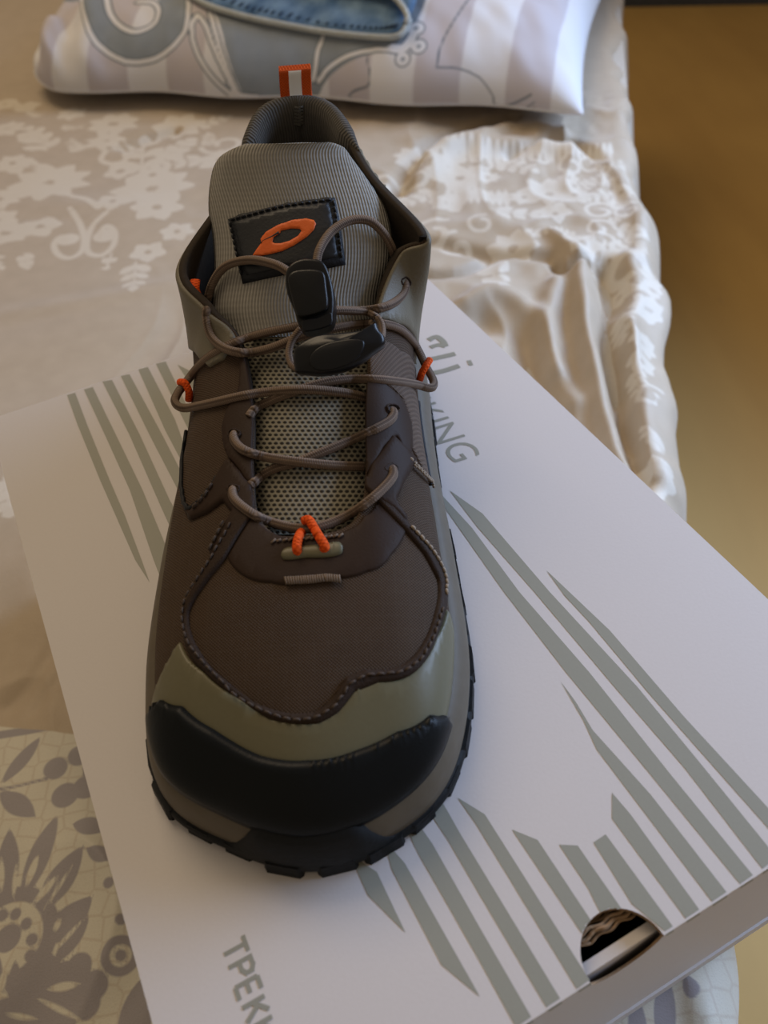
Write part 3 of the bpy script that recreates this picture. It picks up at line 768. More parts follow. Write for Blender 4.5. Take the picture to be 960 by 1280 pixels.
# raw corrugated edges seen through the hole
gg = Geo()
for k, (d, dz) in enumerate(((.0085, -.004), (.0125, -.006), (.020, -.011))):
    for lay in range(3):
        gg.tube([bx(ah, 1)+g_*(-d-lay*.0011)+e_*x_+z1*(dz+.0009*lay+.0005*math.sin(x_*420+k+lay*2)+random.uniform(-.0002, .0002))+g_*.0004*math.sin(x_*900+lay) for x_ in np.linspace(-.022, .022, 40)], .00045+.0002*(lay == 1), n=5)
o = gg.make('corrugated_edge', M['card_edge'], box, False); o['kind'] = 'stuff'; o['label'] = 'brown torn corrugated edges inside the finger hole'
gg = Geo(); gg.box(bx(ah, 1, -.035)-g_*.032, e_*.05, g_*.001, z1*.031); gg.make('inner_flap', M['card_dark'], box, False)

# printed stripes (flat ink on the lid)
stripes = [
 [(84, 494), (97, 531), (125, 600), (136, 625), (169, 700), (187, 728), (177, 700), (156, 644), (137, 600), (109, 531), (94, 491)],
 [(105, 487), (134, 550), (162, 612), (192, 700), (215, 760), (240, 760), (203, 672), (178, 612), (148, 550), (116, 484)],
 [(128, 477), (162, 544), (200, 631), (220, 675), (240, 675), (212, 625), (175, 544), (140, 475)],
 [(151, 470), (187, 544), (219, 606), (245, 655), (262, 655), (225, 587), (203, 544), (162, 468)],
 [(173, 462), (206, 537), (225, 573), (260, 640), (275, 640), (228, 550), (219, 525), (185, 459)],
 [(195, 455), (225, 516), (265, 595), (280, 595), (234, 508), (207, 452)],
 [(222, 456), (246, 468), (262, 500), (275, 540), (250, 500)],
 [(683, 713), (722, 750), (762, 788), (855, 896), (960, 1010), (1000, 1053), (985, 1062), (960, 1035), (813, 869), (737, 778), (706, 745)],
 [(562, 613), (603, 642), (687, 740), (796, 858), (876, 955), (971, 1072), (953, 1086), (855, 959), (771, 862), (668, 740), (596, 658)],
 [(545, 611), (590, 660), (649, 740), (737, 841), (838, 968), (941, 1094), (925, 1105), (813, 968), (708, 841), (630, 740), (556, 635)],
 [(701, 852), (720, 878), (741, 913), (813, 993), (908, 1115), (890, 1127), (796, 1003), (746, 937), (729, 900)],
 [(765, 991), (788, 1018), (874, 1137), (857, 1148), (765, 1023)],
 [(742, 1053), (757, 1043), (841, 1158), (831, 1164), (808, 1145), (790, 1130)],
 [(699, 1056), (722, 1057), (779, 1139), (752, 1144), (735, 1110)],
 [(640, 1037), (672, 1050), (741, 1154), (731, 1172)],
 [(572, 997), (606, 1018), (737, 1225), (721, 1236), (595, 1030)],
 [(545, 990), (560, 1015), (577, 1045), (700, 1248), (683, 1259), (600, 1119), (560, 1050), (540, 1020)],
 [(523, 1030), (540, 1054), (600, 1160), (664, 1271), (645, 1284), (600, 1202), (523, 1067), (510, 1040)],
 [(480, 1050), (506, 1079), (600, 1246), (552, 1206), (490, 1087)],
 [(440, 1070), (471, 1090), (507, 1166), (460, 1119), (445, 1085)],
]
gi = Geo()
for s in stripes:
    Q = [pt(p) for p in s]; lim = (bx(0, 1)+g_*.0004)@g_
    V2, T = fill([(q@e_, min(q@g_, lim)) for q in Q], .008)
    if min(np.linalg.norm(q-kc) for q in Q) < .05: V2, T = fill([(q@e_, min(q@g_, lim)) for q in Q], .0009); cm = V2[T].mean(1); T = T[((cm[:, 0]-bx(ah, 1)@e_)/R0)**2+((cm[:, 1]-bx(ah, 1)@g_-.0004)/(R0*1.05))**2 > 1]
    o3 = [e_*a+g_*b+z1*.00012 for a, b in V2]
    if np.cross(o3[T[0][1]]-o3[T[0][0]], o3[T[0][2]]-o3[T[0][0]])[2] < 0: T = T[:, ::-1]
    gi = Geo(); gi.add(o3, [tuple(t) for t in T]); gi.make('printed_stripe', M['print'], box, False)
# stripes turning over the fold
fold = [(953, 971), (925, 941), (890, 908), (857, 874), (831, 841), (721, 737), (683, 700), (645, 664)]
for a, b in fold:
    y = lambda x: 1084-.64*(x-960)
    A = pt((a, y(a))); B = pt((b, y(b))); A = bx(0, 1)+e_*((A-C0)@e_); B = bx(0, 1)+e_*((B-C0)@e_); n = g_*.00012
    n = g_*.00045; gi = Geo(); gi.add([A+n, B+n, B+n-z1*.0036+e_*.001, A+n-z1*.0036+e_*.001], [(0, 3, 2, 1)]); gi.make('printed_stripe_end', M['print'], box, False)
def text(body, start, h, name, shear=0, offset=0., sx=1., sp=1.):
    c = bpy.data.curves.new(name, 'FONT'); c.body = body; c.size = 1; c.shear = shear; c.offset = offset; c.space_character = sp
    c.extrude = 0
    o = bpy.data.objects.new(name, c); COL.objects.link(o)
    bpy.context.view_layer.update()
    dg = bpy.context.evaluated_depsgraph_get(); me = bpy.data.meshes.new_from_object(o.evaluated_get(dg))
    bpy.data.objects.remove(o)
    V = np.array([v.co[:] for v in me.vertices]); Fc = [tuple(p.vertices) for p in me.polygons]; bpy.data.meshes.remove(me)
    k = h/.73; up = np.array([-g_[1], g_[0], 0]) # right-handed with g_
    W = [start+g_*(v[0]*k*sx)+up*(v[1]*k)+z1*(.00012+v[2]*.02) for v in V]
    return mk(name, W, Fc, M['ink_text'], box, False)
hT = np.linalg.norm(pt((275, 1186))-pt((303, 1173)))
GL = {'T': [[(0, 1), (.7, 1)], [(.35, 1), (.35, 0)]], 'P': [[(.08, 0), (.08, 1)], [(.08, 1), (.42, 1), (.62, .88), (.62, .62), (.42, .48), (.08, .48)]],
      'E': [[(.08, 0), (.08, 1)], [(.08, 1), (.6, 1)], [(.08, .5), (.55, .5)], [(.08, 0), (.6, 0)]], 'K': [[(.08, 0), (.08, 1)], [(.62, 1), (.12, .48)], [(.28, .62), (.68, 0)]],
      'I': [[(.08, 1), (.08, 0)], [(.66, 1), (.66, 0)], [(.08, .06), (.66, .94)]], 'N': [[(.08, 1), (.08, 0)], [(.66, 1), (.66, 0)], [(.08, .5), (.66, .5)]], 'G': [[(.08, 0), (.08, 1)], [(.08, 1), (.58, 1)]]}
def bold_word(word, start, h, adv, w):
    up = np.array([-g_[1], g_[0], 0]); gi = Geo(); zz = .00012
    for i, ch in enumerate(word):
        for st in GL[ch]:
            for a, b in zip(st, st[1:]):
                a, b = np.array(a), np.array(b); d = (b-a)/np.linalg.norm(b-a)*w*.5; n = np.array([-d[1], d[0]]); zz += .000004
                Q = [a-d*(.99 if len(st) > 2 else 0)+n, a-d*(.99 if len(st) > 2 else 0)-n, b+d*(.6 if len(st) > 2 else 0)-n, b+d*(.6 if len(st) > 2 else 0)+n]
                gi.add([start+g_*(q[0]+i*adv)*h+up*q[1]*h+z1*zz for q in Q], [(0, 1, 2, 3)])
    return gi.make('lid_lettering', M['ink_text'], box, False)
o = bold_word('TPEKKING', pt((277, 1184)), hT*.97, .86, .19); o['label'] = 'grey Cyrillic word reading down the lid'
hK = np.linalg.norm(pt((557, 566))-pt((590, 545)))
st_ = pt((556, 566)); 
o = text('TREKKING', st_-g_*hK*4.93, hK*.90, 'lid_lettering', shear=.12, offset=-.004, sx=.93); o['label'] = 'grey word TREKKING running behind the shoe'
# bigger word above it: only its last letters show beside the shoe
gi = Geo()
def ink(path, w):
    P = np.array([pt(p, .00015) for p in smooth_path(path, 5)]); gi.tube(P, w, n=8, flat=.03)
ink([(542, 466), (556, 463), (574, 457)], .0016); ink([(585, 454), (590, 453)], .0021)
ink([(538, 449), (552, 446), (569, 442)], .0016); ink([(536, 425), (545, 421), (553, 426), (557, 433)], .0017); ink([(538, 434), (548, 431), (557, 433)], .0014)
gi.make('lid_lettering', M['ink_text'], box, False)['label'] = 'last letters of a larger word beside the collar'

# ================================================================== BED
ZB = -.1250
E0 = np.array([.1190, .062, 0]); Q_ = np.array([.2315, .9728, 0]); Q_ /= np.linalg.norm(Q_); P_ = np.array([Q_[1], -Q_[0], 0])  # length and width directions
def bed(p, q, z=ZB): return E0*[1, 1, 0]+P_*p+Q_*q+np.array([0, 0, z])
def pq(px, z=ZB):
    w = pt(px, z)-E0; return np.array([w@P_, w@Q_])
qN = pq((45, 912))[1]            # border line between plain cloth and the net print
# ---- cover grid, finer near the camera
p_l = np.concatenate([np.linspace(-1.02, -.55, 60, endpoint=False), np.linspace(-.55, .0, 380, endpoint=False)])
arcp = [(0.0+.022*math.sin(t), -.022*(1-math.cos(t))) for t in np.linspace(0, math.pi/2, 8)]
side = [(p, 0.) for p in p_l]+arcp+[(.022+.004*math.sin(k), -.022-k*.045) for k in range(1, 9)]
q_l = np.concatenate([np.linspace(-.42, -.05, 90, endpoint=False), np.linspace(-.05, .25, 230, endpoint=False), np.linspace(.25, 1.25, 300, endpoint=False), np.linspace(1.25, 1.75, 40)])
SP = np.array(side); PP, QQ = np.meshgrid(SP[:, 0], q_l, indexing='ij'); DD = np.repeat(SP[:, 1][:, None], len(q_l), 1)
np.random.seed(3)
def vnoise(x, y, seed):
    r = np.random.default_rng(seed); G = r.random((64, 64)); xi = np.floor(x).astype(int); yi = np.floor(y).astype(int); fx = x-xi; fy = y-yi
    fx = fx*fx*(3-2*fx); fy = fy*fy*(3-2*fy); g4 = lambda a, b: G[a % 64, b % 64]
    return (g4(xi, yi)*(1-fx)+g4(xi+1, yi)*fx)*(1-fy)+(g4(xi, yi+1)*(1-fx)+g4(xi+1, yi+1)*fx)*fy
def seg_d(X, Y, a, b):
    ab = b-a; t = np.clip(((X-a[0])*ab[0]+(Y-a[1])*ab[1])/(ab@ab), 0, 1); return np.hypot(X-a[0]-t*ab[0], Y-a[1]-t*ab[1])
def line_d(path, X, Y):
    P = smooth_path([pq(p) for p in path], 4); d = np.full(X.shape, 9.)
    for a, b in zip(P, P[1:]): d = np.minimum(d, seg_d(X, Y, a, b))
    return d
Z = np.zeros(PP.shape)
right = 1/(1+np.exp(-(PP+.33)/.05))          # crumpled towards the edge of the bed
wx = vnoise(PP*9, QQ*9, 1)*1.2
Z += (.0025+.005*right)*(vnoise(PP*7+wx, QQ*7+wx, 2)-.5)*2
Z += (.0008+.0050*right)*(vnoise(PP*22+wx*2, QQ*11+wx*3, 4)-.5)
rdg = 1-np.abs(2*vnoise(PP*26+QQ*9+wx*2, QQ*12-PP*7+wx*2, 5)-1); Z += (.0003+.0052*right)*(rdg**2-.3)
Z += 0.0018*right*(vnoise(PP*90, QQ*55, 6)-.5)
for path, A, w_ in [([(500, 235), (520, 195), (560, 168), (640, 145)], -.012, .010), ([(520, 225), (560, 190), (640, 180), (720, 190)], .009, .016),
                    ([(500, 303), (560, 308), (640, 322), (690, 326)], -.009, .007), ([(520, 346), (570, 343), (610, 325)], -.010, .006),
                    ([(700, 335), (715, 342), (745, 336)], -.014, .006), ([(690, 300), (720, 320), (740, 330)], .008, .008),
                    ([(585, 385), (620, 372), (680, 400), (700, 460)], .007, .010), ([(600, 400), (650, 420), (690, 520), (720, 560)], -.009, .014),
                    ([(735, 345), (748, 420), (780, 520), (822, 620)], .014, .010), ([(775, 335), (785, 420), (805, 520), (838, 620)], -.016, .010),
                    ([(812, 330), (820, 430), (840, 540), (858, 640)], .009, .010), ([(640, 190), (720, 170), (790, 200)], -.010, .008), ([(560, 190), (640, 160), (720, 165)], .006, .01),
                    ([(790, 200), (815, 240), (835, 330)], .007, .010), ([(700, 360), (690, 420), (730, 500)], .007, .010),
                    ([(160, 182), (185, 170), (215, 160)], -.009, .010), ([(0, 395), (130, 375), (230, 350)], .0018, .012), ([(10, 880), (40, 850), (70, 800)], -.002, .006), ([(45, 885), (65, 855), (90, 820)], -.0016, .005)]:
    d = line_d(path, PP, QQ); Z += A*np.exp(-(d/w_)**2)
# lies flat under the box
bc = np.array([(bx(0, 0)-E0)@P_, (bx(0, 0)-E0)@Q_]); be = np.array([e_@P_, e_@Q_]); bgv = np.array([g_@P_, g_@Q_])
xa = np.abs((PP-bc[0])*be[0]+(QQ-bc[1])*be[1])-BW/2; xb = np.abs((PP-bc[0])*bgv[0]+(QQ-bc[1])*bgv[1])-BL/2
ob_ = np.maximum(xa, xb); fl_ = np.clip((ob_-.0)/.03, 0, 1); fl_ = fl_*fl_*(3-2*fl_)
Z = Z*fl_-.0008*(1-fl_)
qpil = pq((400, 140))[1]; under = np.clip((QQ-qpil-.05)/.06, 0, 1); Z = Z*(1-under)+under*-.004
edge = .010*(vnoise(QQ*14, QQ*0+3, 8)-.5)+.008*(vnoise(QQ*37, QQ*0+1, 9)-.5)+.003*np.sin(QQ*16)
sw = np.clip((PP+.06)/.08, 0, 1); PW = PP+edge*sw-.019*np.clip((PP+.1)/.1, 0, 1)-.014*np.clip((QQ-.66)/.12, 0, 1)*np.clip((PP+.15)/.15, 0, 1)
# hanging side has soft vertical folds
hang = np.clip(-DD/.1, 0, 1); PW = PW+hang*.012*np.sin(QQ*38+3*np.sin(QQ*7))
Zt = Z*(1-np.clip(-DD/.03, 0, 1))+DD
CV = E0[None, None]+P_[None, None]*PW[..., None]+Q_[None, None]*QQ[..., None]; CV[..., 2] = ZB+Zt

# ---- the printed pattern as distance fields (positive inside, metres)
PF, QF = PP-DD*1.0, QQ
class Field:
    def __init__(s, X, Y, toP): s.X, s.Y = X, Y; s.v = np.full(X.shape, -.02); s.toP = toP
    def put(s, d, cut): s.v = np.minimum(s.v, -d) if cut else np.maximum(s.v, d)
    def box_(s, c, R): return (np.abs(s.X-c[0]) < R) & (np.abs(s.Y-c[1]) < R)
    def leafw(s, a, b, w, cut=False, pw=.8):
        ab = b-a; L_ = np.hypot(*ab); k = s.box_((a+b)/2, L_*.5+w+.012)
        x = ((s.X[k]-a[0])*ab[0]+(s.Y[k]-a[1])*ab[1])/L_; y = np.abs((s.X[k]-a[0])*ab[1]-(s.Y[k]-a[1])*ab[0])/L_
        t = np.clip(x/L_, 0, 1); d = w*np.sin(np.pi*t)**pw-y; d = np.minimum(d, np.minimum(x, L_-x)+w*.15)
        s.v[k] = np.minimum(s.v[k], -d) if cut else np.maximum(s.v[k], d)
    def circw(s, c, r, cut=False, ry=None):
        ry = ry or r; k = s.box_(c, max(r, ry)+.012); d = (1-np.hypot((s.X[k]-c[0])/r, (s.Y[k]-c[1])/ry))*min(r, ry)
        s.v[k] = np.minimum(s.v[k], -d) if cut else np.maximum(s.v[k], d)
    def linew(s, P, w, cut=False):
        P = np.asarray(P); mn, mx = P.min(0)-w-.012, P.max(0)+w+.012; k = (s.X > mn[0]) & (s.X < mx[0]) & (s.Y > mn[1]) & (s.Y < mx[1])
        if not k.any(): return
        d = np.full(k.sum(), 9.)
        for a, b in zip(P, P[1:]): d = np.minimum(d, seg_d(s.X[k], s.Y[k], a, b+1e-9))
        d = w-d; s.v[k] = np.minimum(s.v[k], -d) if cut else np.maximum(s.v[k], d)
    def sc(s, p): a = s.toP(p); b = s.toP((p[0]+10, p[1])); c = s.toP((p[0], p[1]+10)); return (np.hypot(*(a-b))+np.hypot(*(a-c)))/20
    def leaf(s, a, b, w, cut=False): s.leafw(s.toP(a), s.toP(b), w*.5*s.sc(a), cut)
    def circ(s, c, r, cut=False): s.circw(s.toP(c), r*s.sc(c), cut)
    def line(s, P, w, cut=False):
        k = s.sc(P[len(P)//2]); s.linew(np.array([s.toP(p) for p in smooth_path(P, 6)]), w*.5*k, cut)
    def poly(s, P, cut=False, smooth=4):
        P = np.array([s.toP(p) for p in smooth_path(P, smooth*2, True)]); X = np.stack([s.X.ravel(), s.Y.ravel()], 1)
        mn, mx = P.min(0)-.012, P.max(0)+.012; k = np.where((X[:, 0] > mn[0]) & (X[:, 0] < mx[0]) & (X[:, 1] > mn[1]) & (X[:, 1] < mx[1]))[0]
        if len(k) == 0: return
        d = edge_dist(X[k], P); d = np.where(inside(X[k], P), d, -d); f = s.v.ravel()
        f[k] = np.minimum(f[k], -d) if cut else np.maximum(f[k], d); s.v = f.reshape(s.X.shape)
# grey flowers on the net
G_ = Field(PF, QF, pq)
G_.line([(-120, 936), (0, 917), (45, 911), (90, 904), (180, 892)], 11)
G_.leaf((4, 982), (51, 922), 19); G_.line([(0, 989), (30, 984), (60, 976)], 4); G_.leaf((2, 993), (47, 1024), 24); G_.leaf((0, 975), (-25, 930), 18)
for c, r in (((71, 962), 14), ((83, 996), 16), ((100, 946), 13), ((108, 985), 15), ((116, 962), 12)): G_.circ(c, r)
G_.circ((95, 968), 9, True)
G_.leaf((94, 1033), (135, 1038), 24); G_.leaf((113, 1066), (145, 1078), 20); G_.circ((140, 1108), 7); G_.circ((155, 1153), 7); G_.leaf((0, 1025), (-30, 1040), 20)
G_.circ((16, 1177), 62); 
for a, b, w in (((12, 1140), (16, 1040), 30), ((32, 1135), (74, 1022), 30), ((50, 1150), (108, 1063), 34), ((60, 1185), (119, 1124), 36), ((72, 1208), (115, 1150), 22), ((-10, 1140), (-30, 1040), 30), ((70, 1180), (110, 1160), 20)): G_.leaf(a, b, w)
for a, b, w in (((7, 1120), (6, 1075), 5), ((38, 1115), (53, 1072), 7), ((46, 1138), (78, 1098), 6), ((22, 1128), (25, 1085), 4), ((72, 1170), (80, 1150), 5), ((70, 1195), (108, 1152), 4), ((60, 1143), (96, 1085), 3)): G_.leaf(a, b, w*1.5, True)
G_.circ((16, 1177), 43, True); G_.circ((16, 1177), 17)
for c in ((8, 1148), (25, 1147), (39, 1160), (46, 1179), (44, 1199), (-8, 1155)): G_.circ(c, 7.5)
for c, r in (((103, 1212), 17), ((122, 1234), 17), ((108, 1256), 21), ((84, 1238), 32), ((56, 1226), 28), ((80, 1270), 26), ((40, 1262), 28), ((10, 1275), 22), ((50, 1300), 45)): G_.circ(c, r)
G_.leaf((26, 1205), (24, 1268), 18); G_.leaf((5, 1200), (2, 1250), 14)
for a, b, w in (((62, 1239), (104, 1233), 8), ((50, 1250), (106, 1278), 5), ((14, 1215), (6, 1250), 7), ((10, 1270), (50, 1276), 5)): G_.leaf(a, b, w*1.3, True)
G_.circ((154, 1197), 24); G_.circ((154, 1197), 13, True); G_.circ((154, 1197), 7)
G_.leaf((180, 1222), (160, 1330), 44)
for a, b, w in (((884, 1222), (888, 1330), 34), ((839, 1247), (850, 1340), 30), ((795, 1268), (790, 1340), 30), ((913, 1228), (935, 1262), 26), ((880, 1204), (905, 1212), 12), ((735, 1290), (750, 1340), 30)): G_.leaf(a, b, w)
# more blossoms of the same print where the bed goes on outside the frame
for (fx_, fy_, n_) in ((-.62, -.10, 9), (-.80, .02, 7), (-.55, -.30, 9), (-.25, -.25, 9), (-.08, -.22, 7)):
    c = np.array([fx_, fy_]); G_.circw(c, .016)
    for k in range(n_): a = 2*math.pi*k/n_; G_.leafw(c+.02*np.array([math.cos(a), math.sin(a)]), c+.055*np.array([math.cos(a), math.sin(a)]), .007)
# pale lace print
Lc = Field(PF, QF, pq)
def flower(c, r, n, hole=.18, a0=0., w=.5):
    for k in range(n):
        a = a0+2*math.pi*k/n; d = np.array([math.cos(a), math.sin(a)]); Lc.leafw(c+d*r*.12, c+d*r, r*w*math.sin(math.pi/n)*1.35)
    if hole: Lc.circw(c, r*hole, True)
def sprig(a, b, n, w):
    ab = b-a; nrm = np.array([-ab[1], ab[0]]); Lc.linew([a, b], w*.2)
    for k in range(n):
        t = (k+.4)/n; s_ = (1-.35*t)
        for sg in (1, -1): q = a+ab*t; Lc.leafw(q, q+ab*.30*s_+nrm*.34*sg*s_, w*s_)
    Lc.leafw(b, b+ab*.25, w*.9)
X = pq
flower(X((62, 228)), .030*1.5, 9, .1); flower(X((52, 285)), .022, 5, .22, .3); flower(X((8, 293)), .026, 5, .2, .8); flower(X((142, 253)), .020, 5, .2)
flower(X((190, 235)), .045, 8, .1, .2); flower(X((150, 212)), .020, 5, .25); flower(X((185, 315)), .018, 5, .2)
Lc.line([(88, 262), (100, 280), (106, 300), (102, 316), (88, 324), (74, 320), (68, 308), (76, 298), (88, 298)], 5.5); Lc.circ((86, 301), 9)
Lc.line([(134, 268), (116, 284), (109, 304), (112, 318), (128, 320), (142, 308), (144, 292), (134, 284), (124, 294)], 5.5); Lc.circ((132, 296), 10)
Lc.line([(90, 246), (108, 250), (124, 262)], 6)
sprig(X((170, 328)), X((168, 360)), 3, .0055); sprig(X((32, 318)), X((34, 334)), 2, .006); sprig(X((140, 318)), X((134, 334)), 1, .006); sprig(X((8, 600)), X((14, 640)), 3, .006); sprig(X((-8, 320)), X((0, 335)), 2, .006)
sprig(X((40, 200)), X((20, 215)), 3, .007); sprig(X((60, 190)), X((40, 165)), 3, .008); sprig(X((175, 215)), X((180, 175)), 3, .009); sprig(X((200, 200)), X((235, 175)), 3, .009)
r_ = np.random.default_rng(11); placed = [X(p) for p in ((62, 228), (52, 285), (8, 293), (142, 253), (190, 235), (86, 300), (130, 300), (170, 340))]
def zone(path_px, n, sizes):
    P = [X(p) for p in path_px]; A = np.array(P); mn, mx = A.min(0), A.max(0); c_ = 0
    for _ in range(n*14):
        if c_ >= n: break
        c = mn+(mx-mn)*r_.random(2)
        if not inside(c[None], A)[0]: continue
        s_ = sizes[0]+(sizes[1]-sizes[0])*r_.random()
        if any(np.hypot(*(c-o)) < s_*1.25 for o in placed): continue
        placed.append(c); c_ += 1; k = r_.random()
        if k < .42: flower(c, s_, int(r_.integers(5, 9)), .18, r_.random()*3)
        elif k < .8:
            a = r_.random()*6.3; sprig(c-s_*.8*np.array([math.cos(a), math.sin(a)]), c+s_*.8*np.array([math.cos(a), math.sin(a)]), 3, s_*.22)
        else:
            a0 = r_.random()*6.3; Lc.linew([c+s_*(1-t/9)*np.array([math.cos(a0+t), math.sin(a0+t)]) for t in np.linspace(0, 6.5, 22)], s_*.13)
zone([(-200, 330), (-200, 120), (320, 140), (400, 150), (400, 300), (215, 300), (150, 318), (0, 320)], 60, (.016, .034))
zone([(440, 250), (520, 190), (800, 200), (845, 400), (770, 330), (690, 315), (500, 330)], 46, (.014, .030))
zone([(730, 180), (830, 200), (860, 600), (872, 665), (845, 600), (820, 480), (780, 360)], 40, (.012, .020))
for x in range(545, 800, 11): Lc.leaf((x, 182-(x-545)*.02), (x+1, 205-(x-545)*.02), 6)
for x in range(560, 640, 9): Lc.leaf((x, 235), (x+2, 262), 6)
flower(X((575, 222)), .030, 7, .15); sprig(X((612, 330)), X((622, 362)), 2, .011); flower(X((740, 315)), .022, 6, .2); flower(X((690, 240)), .034, 8, .12)

# cloth shader
def cover_mat():
    t = NT('printed_cover', .9, .12); at = lambda n: t.n('ShaderNodeAttribute', attribute_name=n).outputs['Fac']
    g_a, l_a, q_a = at('grey_print'), at('lace_print'), at('net_zone')
    e = lambda v, w: t.ramp(v, -w, w)
    vec = t.coords('Object'); n1 = t.noise(60, 5, vec); n2 = t.noise(1300, 2, vec)
    base = t.mix(t.ramp(n1, .3, .7), (.385, .306, .212), (.425, .342, .243))
    lace = t.mix(t.math('MULTIPLY', e(l_a, .0009), .78), base, (.61, .555, .46))
    vo = t.n('ShaderNodeTexVoronoi', {'Scale': 105., 'Randomness': .42, 'Vector': vec}, feature='DISTANCE_TO_EDGE', voronoi_dimensions='2D').outputs[0]
    netc = t.mix(t.ramp(vo, .01, .10), (.50, .455, .37), (.56, .535, .445))
    netc = t.mix(e(g_a, .0005), netc, (.275, .255, .265))
    c = t.mix(e(q_a, .0005), lace, netc)
    c = t.mix(t.math('MULTIPLY', t.math('SUBTRACT', n2, .5), .35), c, (.1, .08, .06))
    t.color(c); t.b.inputs['Sheen Weight'].default_value = .35; t.b.inputs['Roughness'].default_value = .55; t.b.inputs['Specular IOR Level'].default_value = .4
    t.bump(n2, .00012); return t.m
cover_tree = thing('bed', 'single bed with a crumpled beige and grey floral cover beside the bare floor', 'bed', bed(-.5, .6, -.62))
cover = mk('bed_cover', CV.reshape(-1, 3), [f[::-1] for f in grid_faces(CV.shape[0], CV.shape[1])], cover_mat(), cover_tree, True)
cover['label'] = 'beige cotton cover with pale lace flowers and a grey flower border'
for nm, arr in (('grey_print', G_.v), ('lace_print', Lc.v), ('net_zone', qN-QF)):
    A = cover.data.attributes.new(nm, 'FLOAT', 'POINT'); A.data.foreach_set('value', arr.ravel().astype(np.float32))
M['mattress'] = plain('mattress_cloth', (.5, .47, .42), .9, .1, 300, .1); M['bedwood'] = plain('dark_bed_wood', (.09, .05, .03), .5, .3, 40, .3)
gg = Geo(); gg.box(bed(-.51, .665, ZB-.115), P_*.50, Q_*1.07, z1*.10); gg.make('mattress', M['mattress'], cover_tree, False)
gg = Geo(); gg.box(bed(-.51, .665, ZB-.275), P_*.49, Q_*1.06, z1*.058); gg.make('bed_frame', M['bedwood'], cover_tree, False)
for p in (-.97, -.05):
    for q in (-.35, 1.68):
        gg = Geo(); gg.box(bed(p, q, (ZB-.333-.62)/2-.0), P_*.03, Q_*.03, z1*((-ZB-.333+.62-2*0)/2 if False else abs((ZB-.333)-(-.62))/2)); gg.make('leg', M['bedwood'], cover_tree, False)

# ---- pillow: a plump case, front edge towards the shoe
fr, fl0 = pt((727, 153), ZB+.012), pt((8, 122), ZB+.012)
pe = fr-fl0; pe[2] = 0; PWd = np.linalg.norm(pe); pe /= PWd; pd = np.array([-pe[1], pe[0], 0]); PDp = .50; HP = .085
pc = (fr+fl0)/2; pc[2] = 0
def pil(uu, vv, sgn=1):
    a, b = np.abs(uu), np.abs(vv)
    pin = 1-.055*(1-b**2)*a**6; pinv = 1-.05*(1-a**2)*b**6
    x = uu*PWd/2*np.where(uu > 0, 1-.05*(1-vv**2), 1.03-.06*vv**4); y = PDp/2+vv*PDp/2*(1-.035*(1-uu**2)*(np.abs(vv)))+.05*np.clip((-uu-.78)/.22, 0, 1)**2*np.clip(-vv, 0, 1)**2+.005*np.sin(uu*11)*np.clip(-vv, 0, 1)
    h = HP*np.clip(1-a**4.5, 0, 1)**.5*np.clip(1-b**3.2, 0, 1)**.5
    wr = .005*(vnoise(uu*7+5, vv*5+5, 21)-.5)+.003*(vnoise(uu*17+5+vv*4, vv*9+5, 22)-.5)
    left = np.exp(-((uu+.82)/.16)**2); wr = wr*(1+2.2*left)+left*.006*np.sin(uu*38+vv*5)
    z = sgn*h*(1 if sgn > 0 else .16)+(wr*np.clip(h/.03, 0, 1) if sgn > 0 else 0)
    return pc+pe*x[..., None]+pd*y[..., None]+z1*(ZB+.022+z)[..., None]
nu_, nv_ = 300, 220
uu = np.sin(np.linspace(-1, 1, nu_)*math.pi/2); vv = np.sin(np.linspace(-1, 1, nv_)*math.pi/2)
UQ, VQ = np.meshgrid(uu, vv, indexing='ij'); PT = pil(UQ, VQ, 1); PB = pil(UQ, VQ, -1)
pf = grid_faces(nu_, nv_); ptop = PT.reshape(-1, 3); pbv = BVHTree.FromPolygons([Vector(v) for v in ptop], pf)
XM = np.zeros(UQ.shape); YM = XM.copy(); XM[1:] = np.cumsum(np.linalg.norm(np.diff(PT, axis=0), axis=2), axis=0); YM[:, 1:] = np.cumsum(np.linalg.norm(np.diff(PT, axis=1), axis=2), axis=1)
XM = XM-XM[nu_//2]
def pp(p):
    h = pbv.ray_cast(Vector(CAM), Vector(ray(p)))
    if h[0] is None:
        q = pt(p, ZB+.03)-pc; return np.array([q@pe, 0.])
    k = pf[h[2]]; q = np.array(h[0]); w = np.array([1/(np.linalg.norm(ptop[i]-q)**2+1e-12) for i in k]); w /= w.sum()
    k = list(k); return np.array([(XM.ravel()[k]*w).sum(), (YM.ravel()[k]*w).sum()])
D_ = Field(XM, YM, pp)   # blue-grey fill
D_.poly([(100, -30), (104, 10), (118, 50), (150, 70), (180, 75), (205, 65), (228, 40), (236, 10), (236, -30)]); 
D_.poly([(133, -30), (134, 0), (140, 22), (160, 38), (180, 38), (196, 28), (200, 10), (196, -4), (180, -30)], True)
D_.poly([(262, 0), (275, 30), (285, 70), (300, 110), (330, 150), (360, 152), (392, 140), (398, 120), (412, 96), (440, 76), (480, 64), (500, 62), (520, 30), (515, -40), (262, -40)], smooth=3)
O_ = Field(XM, YM, pp)   # white outline bands
L_ = Field(XM, YM, pp)   # grey contour lines
